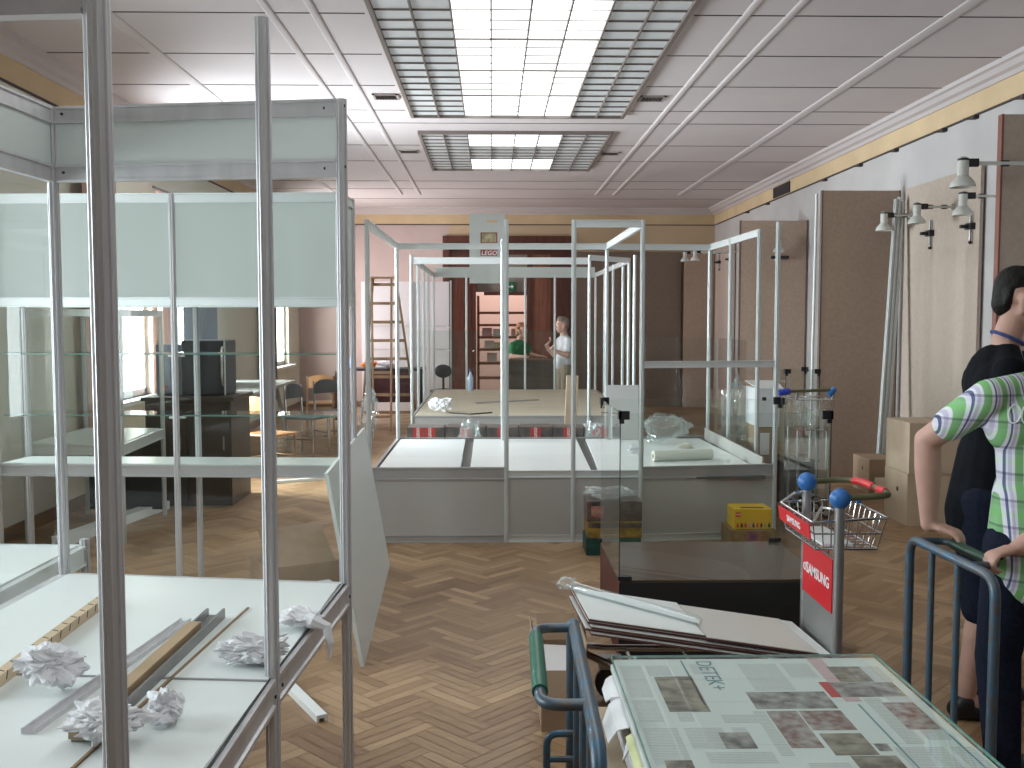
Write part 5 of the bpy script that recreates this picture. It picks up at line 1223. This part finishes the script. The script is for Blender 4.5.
def person(label, o, J, f, skin, hair, top, bottom, vox=.010, sleeve=.55, shorts=False, shoes=BLACK, hscale=1.0, face_f=None, hair_len=0, tors=1.0, hip_hide=False, top_name='shirt', arm=1.0, hem=.10):
    t = thing('person', label, 'person', (o[0], o[1], 0))
    f = V(f).normalized(); l = V((0, 0, 1)).cross(f)
    hc, P, hl_, hu, hf = head_caps(J['head'], face_f or f, J.get('headup', (0, 0, 1)), hscale)
    flat = (f, .62)
    chest, waist, pel, neck = V(J['chest']), V(J['waist']), V(J['pelvis']), V(J['neck'])
    body = hc + [(neck, V(J['head']) + V((0, 0, -.03)) - hf * .015, .058 * tors, .052 * tors)]
    body += [(chest + l * .09 * tors, chest - l * .09 * tors, .105 * tors, .105 * tors, (f, .85)), (chest, waist, .155 * tors, .135 * tors, flat), (waist, pel, .135 * tors, .155 * tors, flat), (neck, chest + V((0, 0, .06)), .06, .10 * tors, flat)]
    sh, pa = [], []
    sh += [(chest + l * .09 * tors, chest - l * .09 * tors, .118 * tors, .118 * tors, (f, .85)), (chest, waist, .168 * tors, .15 * tors, (f, .66)), (waist, pel + V((0, 0, -.01 if hem > 0 else .10)), .15 * tors, (.168 if hem > 0 else .155) * tors, (f, .66))]
    sh += [(waist + V((0, 0, -.05)), pel + V((0, 0, -hem)), .160 * tors, (.186 if hem > .05 else .165) * tors, (f, .76))]
    for s_, k in ((1, 'L'), (-1, 'R')):
        S_, E_, W_ = V(J['sh' + k]), V(J['el' + k]), V(J['wr' + k])
        body += [(S_, E_, .048 * arm, .039 * arm), (E_, E_ + (W_ - E_) * .35, .040 * arm, .041 * arm), (E_ + (W_ - E_) * .35, W_, .041 * arm, .026 * arm)]
        sh += [(neck + V((0, 0, -.045)), S_, .055 * tors, .062 * tors), (S_, S_ + (E_ - S_) * sleeve, .064, .060)]
        hd = J.get('hand' + k)
        body += hand_caps(W_, hd[0], hd[1], 1.0, hd[2] if len(hd) > 2 else .9, hd[3] if len(hd) > 3 else s_)
        H_, K_, A_ = V(J['hip' + k]), V(J['kn' + k]), V(J['an' + k])
        body += [(H_, K_, .078, .055), (K_, K_ + (A_ - K_) * .35, .052, .056), (K_ + (A_ - K_) * .35, A_, .054, .036), (A_, A_ - V((0, 0, .05)) + f * .10, .035, .03)]
        en = .98 if not shorts else .0
        pa += [(pel + V((0, 0, -.02)), H_, .125 * tors, .098, (f, .80)), (H_, K_, .098, .074 if not shorts else .086)]
        if not shorts: pa += [(K_, A_ + V((0, 0, .0)), .075, .058)]
        else: pa += [(K_, K_ + V((0, 0, -.02)), .088, .086)]
        sb = MB(); 
        fx = J.get('foot' + k, f)
        fused('shoe', [(A_ + V((0, 0, -.015)), V((A_.x, A_.y, .045)) - V(fx) * .02, .045, .045), (V((A_.x, A_.y, .042)) - V(fx) * .03, V((A_.x, A_.y, .036)) + V(fx) * .17, .042, .036, (V((0, 0, 1)), .95))], shoes, t, .008)
    pa += [(waist + V((0, 0, -.06)), pel, .13 * tors, .145 * tors, (f, .66))]
    fused('body', body, skin, t, vox, 2)
    fused(top_name, sh, top, t, vox, 4); fused('trousers' if not shorts else 'shorts', pa, bottom, t, vox, 4)
    hs = hscale
    hcaps = [(P(-.048, 0, .035), P(-.056, 0, -.018), .070 * hs, .058 * hs, (hl_, .90)), (P(-.03, 0, .056), P(.008, 0, .064), .087 * hs, .080 * hs, (hl_, .86)), (P(-.05, 0, .0), P(-.060, 0, -.025), .058 * hs, .046 * hs, (hl_, .95))]
    if hair_len:
        for a in range(7):
            g_ = a / 6 * math.pi + math.pi / 2 * 0; hcaps.append((P(-.02 - .05 * math.sin(g_), .075 * math.cos(g_), .03), P(-.03 - .05 * math.sin(g_), .08 * math.cos(g_), -hair_len), .034 * hs, .03 * hs))
        for a in range(8):
            g_ = a / 8 * 6.283; hcaps.append((P(.03 * math.cos(g_), .05 * math.sin(g_), .095), P(.03 * math.cos(g_), .05 * math.sin(g_), .1), .034 * hs, .03 * hs))
    else:
        R_ = random.Random(3)
        for a in range(10): hcaps.append((P(R_.uniform(-.05, .05), R_.uniform(-.04, .04), .10), P(R_.uniform(-.04, .07), R_.uniform(-.04, .04), .135), .026 * hs, .008 * hs))
        for s_ in (-1, 1): hcaps.append((P(-.055, s_ * .056, .03), P(-.058, s_ * .054, -.01), .022 * hs, .018 * hs))
    fused('hair', hcaps, hair, t, min(vox, .009), 2)
    for s_ in (-1, 1):
        e = MB().ball(P(.083, s_ * .03, .002), .0115 * hs, 12).build('eye', EYE, t, smooth=True)
        MB().ball(P(.0915, s_ * .03, .002), .0052 * hs, 8).build('iris', INK, e)
    return t, P
# dark-haired man in black, in profile facing right
f = V((1, -.22, 0)).normalized(); l = V((0, 0, 1)).cross(f); O = V((2.035, 4.10, 0))
def Q(a, b_, z): return O + f * a + l * b_ + V((0, 0, z))
J = dict(head=Q(.14, 0, 1.725), neck=Q(.085, 0, 1.56), chest=Q(.04, 0, 1.38), waist=Q(.03, 0, 1.12), pelvis=Q(.01, 0, .95), headup=(-.05, 0, 1),
         shL=Q(.05, .19, 1.44), shR=Q(.05, -.19, 1.44), elL=Q(.10, .27, 1.16), elR=Q(.12, -.25, 1.16), wrL=Q(.34, .2, 1.06), wrR=Q(.36, -.18, 1.06),
         handL=((1, -.2, -.1), (0, .3, 1), .6), handR=((1, .2, -.1), (0, -.3, 1), .6),
         hipL=Q(.0, .095, .90), hipR=Q(.0, -.095, .90), knL=Q(.05, .11, .49), knR=Q(.0, -.11, .49), anL=Q(.04, .12, .09), anR=Q(-.06, -.12, .09))
pm, P = person('dark-haired man in black T-shirt and dark shorts standing at the right, facing right', O, J, f, SKIN, HAIRD, BLKSH, NAVY, .008, shorts=True, face_f=(1, -.38, -.14))
ly = MB()
pts = []
for k in range(15):
    a = math.pi * 2 * k / 14 ; pts.append(Q(.092 + .064 * math.cos(a), .064 * math.sin(a), 1.572 - .028 * math.cos(a)))
ly.tube(pts[:-1], .007, 6, closed=True); 
ly.tube([Q(.16, .03, 1.52), Q(.19, .02, 1.40), Q(.20, .0, 1.2)], .008, 6); ly.tube([Q(.16, -.03, 1.52), Q(.19, -.02, 1.40), Q(.20, .0, 1.2)], .008, 6)
ly.build('lanyard', LANY, pm)
# person in the green plaid shirt, pushing the cart at the right edge
f = V((-.28, .96, 0)).normalized(); l = V((0, 0, 1)).cross(f); O = V((1.87, 3.36, 0))
J = dict(head=Q(.10, -.225, 1.625), neck=Q(.06, -.11, 1.475), chest=Q(.02, -.02, 1.30), waist=Q(.0, 0, 1.08), pelvis=Q(-.01, 0, .93),
         shL=Q(.03, .19, 1.385), shR=Q(.03, -.19, 1.385), elL=V((1.572, 3.56, 1.215)), elR=V((2.0, 3.18, 1.10)), wrL=V((1.592, 3.575, .905)), wrR=V((1.745, 3.235, .895)),
         handL=((.75, -.55, -.22), (-.2, .1, 1), .95, 1), handR=((-1, -.05, -.25), (.1, .1, 1), 1.35, -1),
         hipL=Q(.0, .095, .88), hipR=Q(.0, -.095, .88), knL=Q(.05, .10, .48), knR=Q(.02, -.10, .48), anL=Q(.0, .11, .09), anR=Q(-.05, -.11, .09))
pg_, P = person('person in green plaid shirt at the right edge, holding the blue cart', O, J, f, SKIN, HAIRD, PLAID, NAVY, .008, sleeve=.62, tors=1.02, top_name='plaid_shirt', arm=1.14)
M = basis(V((1.80, 3.215, 1.33)), (1, -.0, 0), (0, .0, 1))
for o in pg_.children:
    if o.name.startswith('plaid_shirt'):
        from mathutils.bvhtree import BVHTree
        off = V((1.87, 3.36, 0)); bt_ = BVHTree.FromPolygons([v.co + off for v in o.data.vertices], [tuple(p.vertices) for p in o.data.polygons])
        b = MB()
        for j in range(4):
            pts = []
            for k in range(17):
                tt = k / 16 * 2 * math.pi
                x_, z_ = 1.735 + j * .036 + .017 * math.sin(tt) + .006 * math.cos(tt), 1.335 + .030 * math.cos(tt)
                h = bt_.ray_cast(V((x_, 2.4, z_)), V((0, 1, 0)))[0]
                if h: pts.append(h - V((0, .002, 0)))
            if len(pts) > 3: b.tube(pts, .003, 6)
        b.build('shirt_lettering', mat('embroidery', (.74, .80, .77), .8), pg_)
    if False: text('shirt_lettering', 'REDN', basis(V((1.775, 3.205, 1.325)), l * -1, (0, .1, 1)), .075, mat('embroidery', (.72, .78, .74), .8), o, extr=.012, offset=.001)
# woman in green and man in white by the far counter
f = V((.75, -.65, 0)).normalized(); l = V((0, 0, 1)).cross(f); O = V((.47, 17.48, 0))
J = dict(head=Q(.07, 0, 1.445), neck=Q(.02, 0, 1.30), chest=Q(.0, 0, 1.14), waist=Q(-.01, 0, .95), pelvis=Q(-.02, 0, .80), shL=Q(0, .17, 1.19), shR=Q(0, -.17, 1.19),
         elL=Q(.10, .23, 1.02), elR=Q(.02, -.22, 1.0), wrL=Q(.33, .12, 1.01), wrR=Q(.25, -.17, 1.005), handL=((1, -.3, 0), (0, 0, 1), .4), handR=((1, .2, 0), (0, 0, 1), .4),
         hipL=Q(-.02, .09, .78), hipR=Q(-.02, -.09, .78), knL=Q(.03, .1, .43), knR=Q(.02, -.1, .43), anL=Q(0, .1, .09), anR=Q(0, -.1, .09))
person('woman with reddish-blond hair in a green T-shirt leaning on the far dark counter', O, J, f, SKINF, HAIRB, GRNSH, NAVY, .012, hscale=1.05, hair_len=.05, tors=1.0, top_name='green_shirt')
f = V((-.93, -.35, 0)).normalized(); l = V((0, 0, 1)).cross(f); O = V((1.19, 16.46, 0))
J = dict(head=Q(.04, 0, 1.545), neck=Q(.01, 0, 1.39), chest=Q(0, 0, 1.22), waist=Q(.01, 0, 1.0), pelvis=Q(-.0, 0, .86), shL=Q(0, .18, 1.28), shR=Q(0, -.18, 1.28),
         elL=Q(.06, .25, 1.05), elR=Q(.08, -.24, 1.05), wrL=Q(.30, .13, 1.17), wrR=Q(.28, -.1, 1.22), handL=((.6, -.3, .6), (.6, .2, -.5), .8), handR=((.6, .2, .6), (.6, -.2, -.5), .8),
         hipL=Q(0, .09, .84), hipR=Q(0, -.09, .84), knL=Q(.03, .1, .46), knR=Q(.02, -.1, .46), anL=Q(0, .1, .09), anR=Q(0, -.1, .09))
person('grey-haired man in a white shirt and khaki trousers beside the far counter', O, J, f, SKINF, HAIRG, WHTSH, KHAKI, .012, hscale=1.05, tors=1.1, top_name='white_shirt', hem=-.09)

for o in S.objects:
    if '_o' in o: del o['_o']
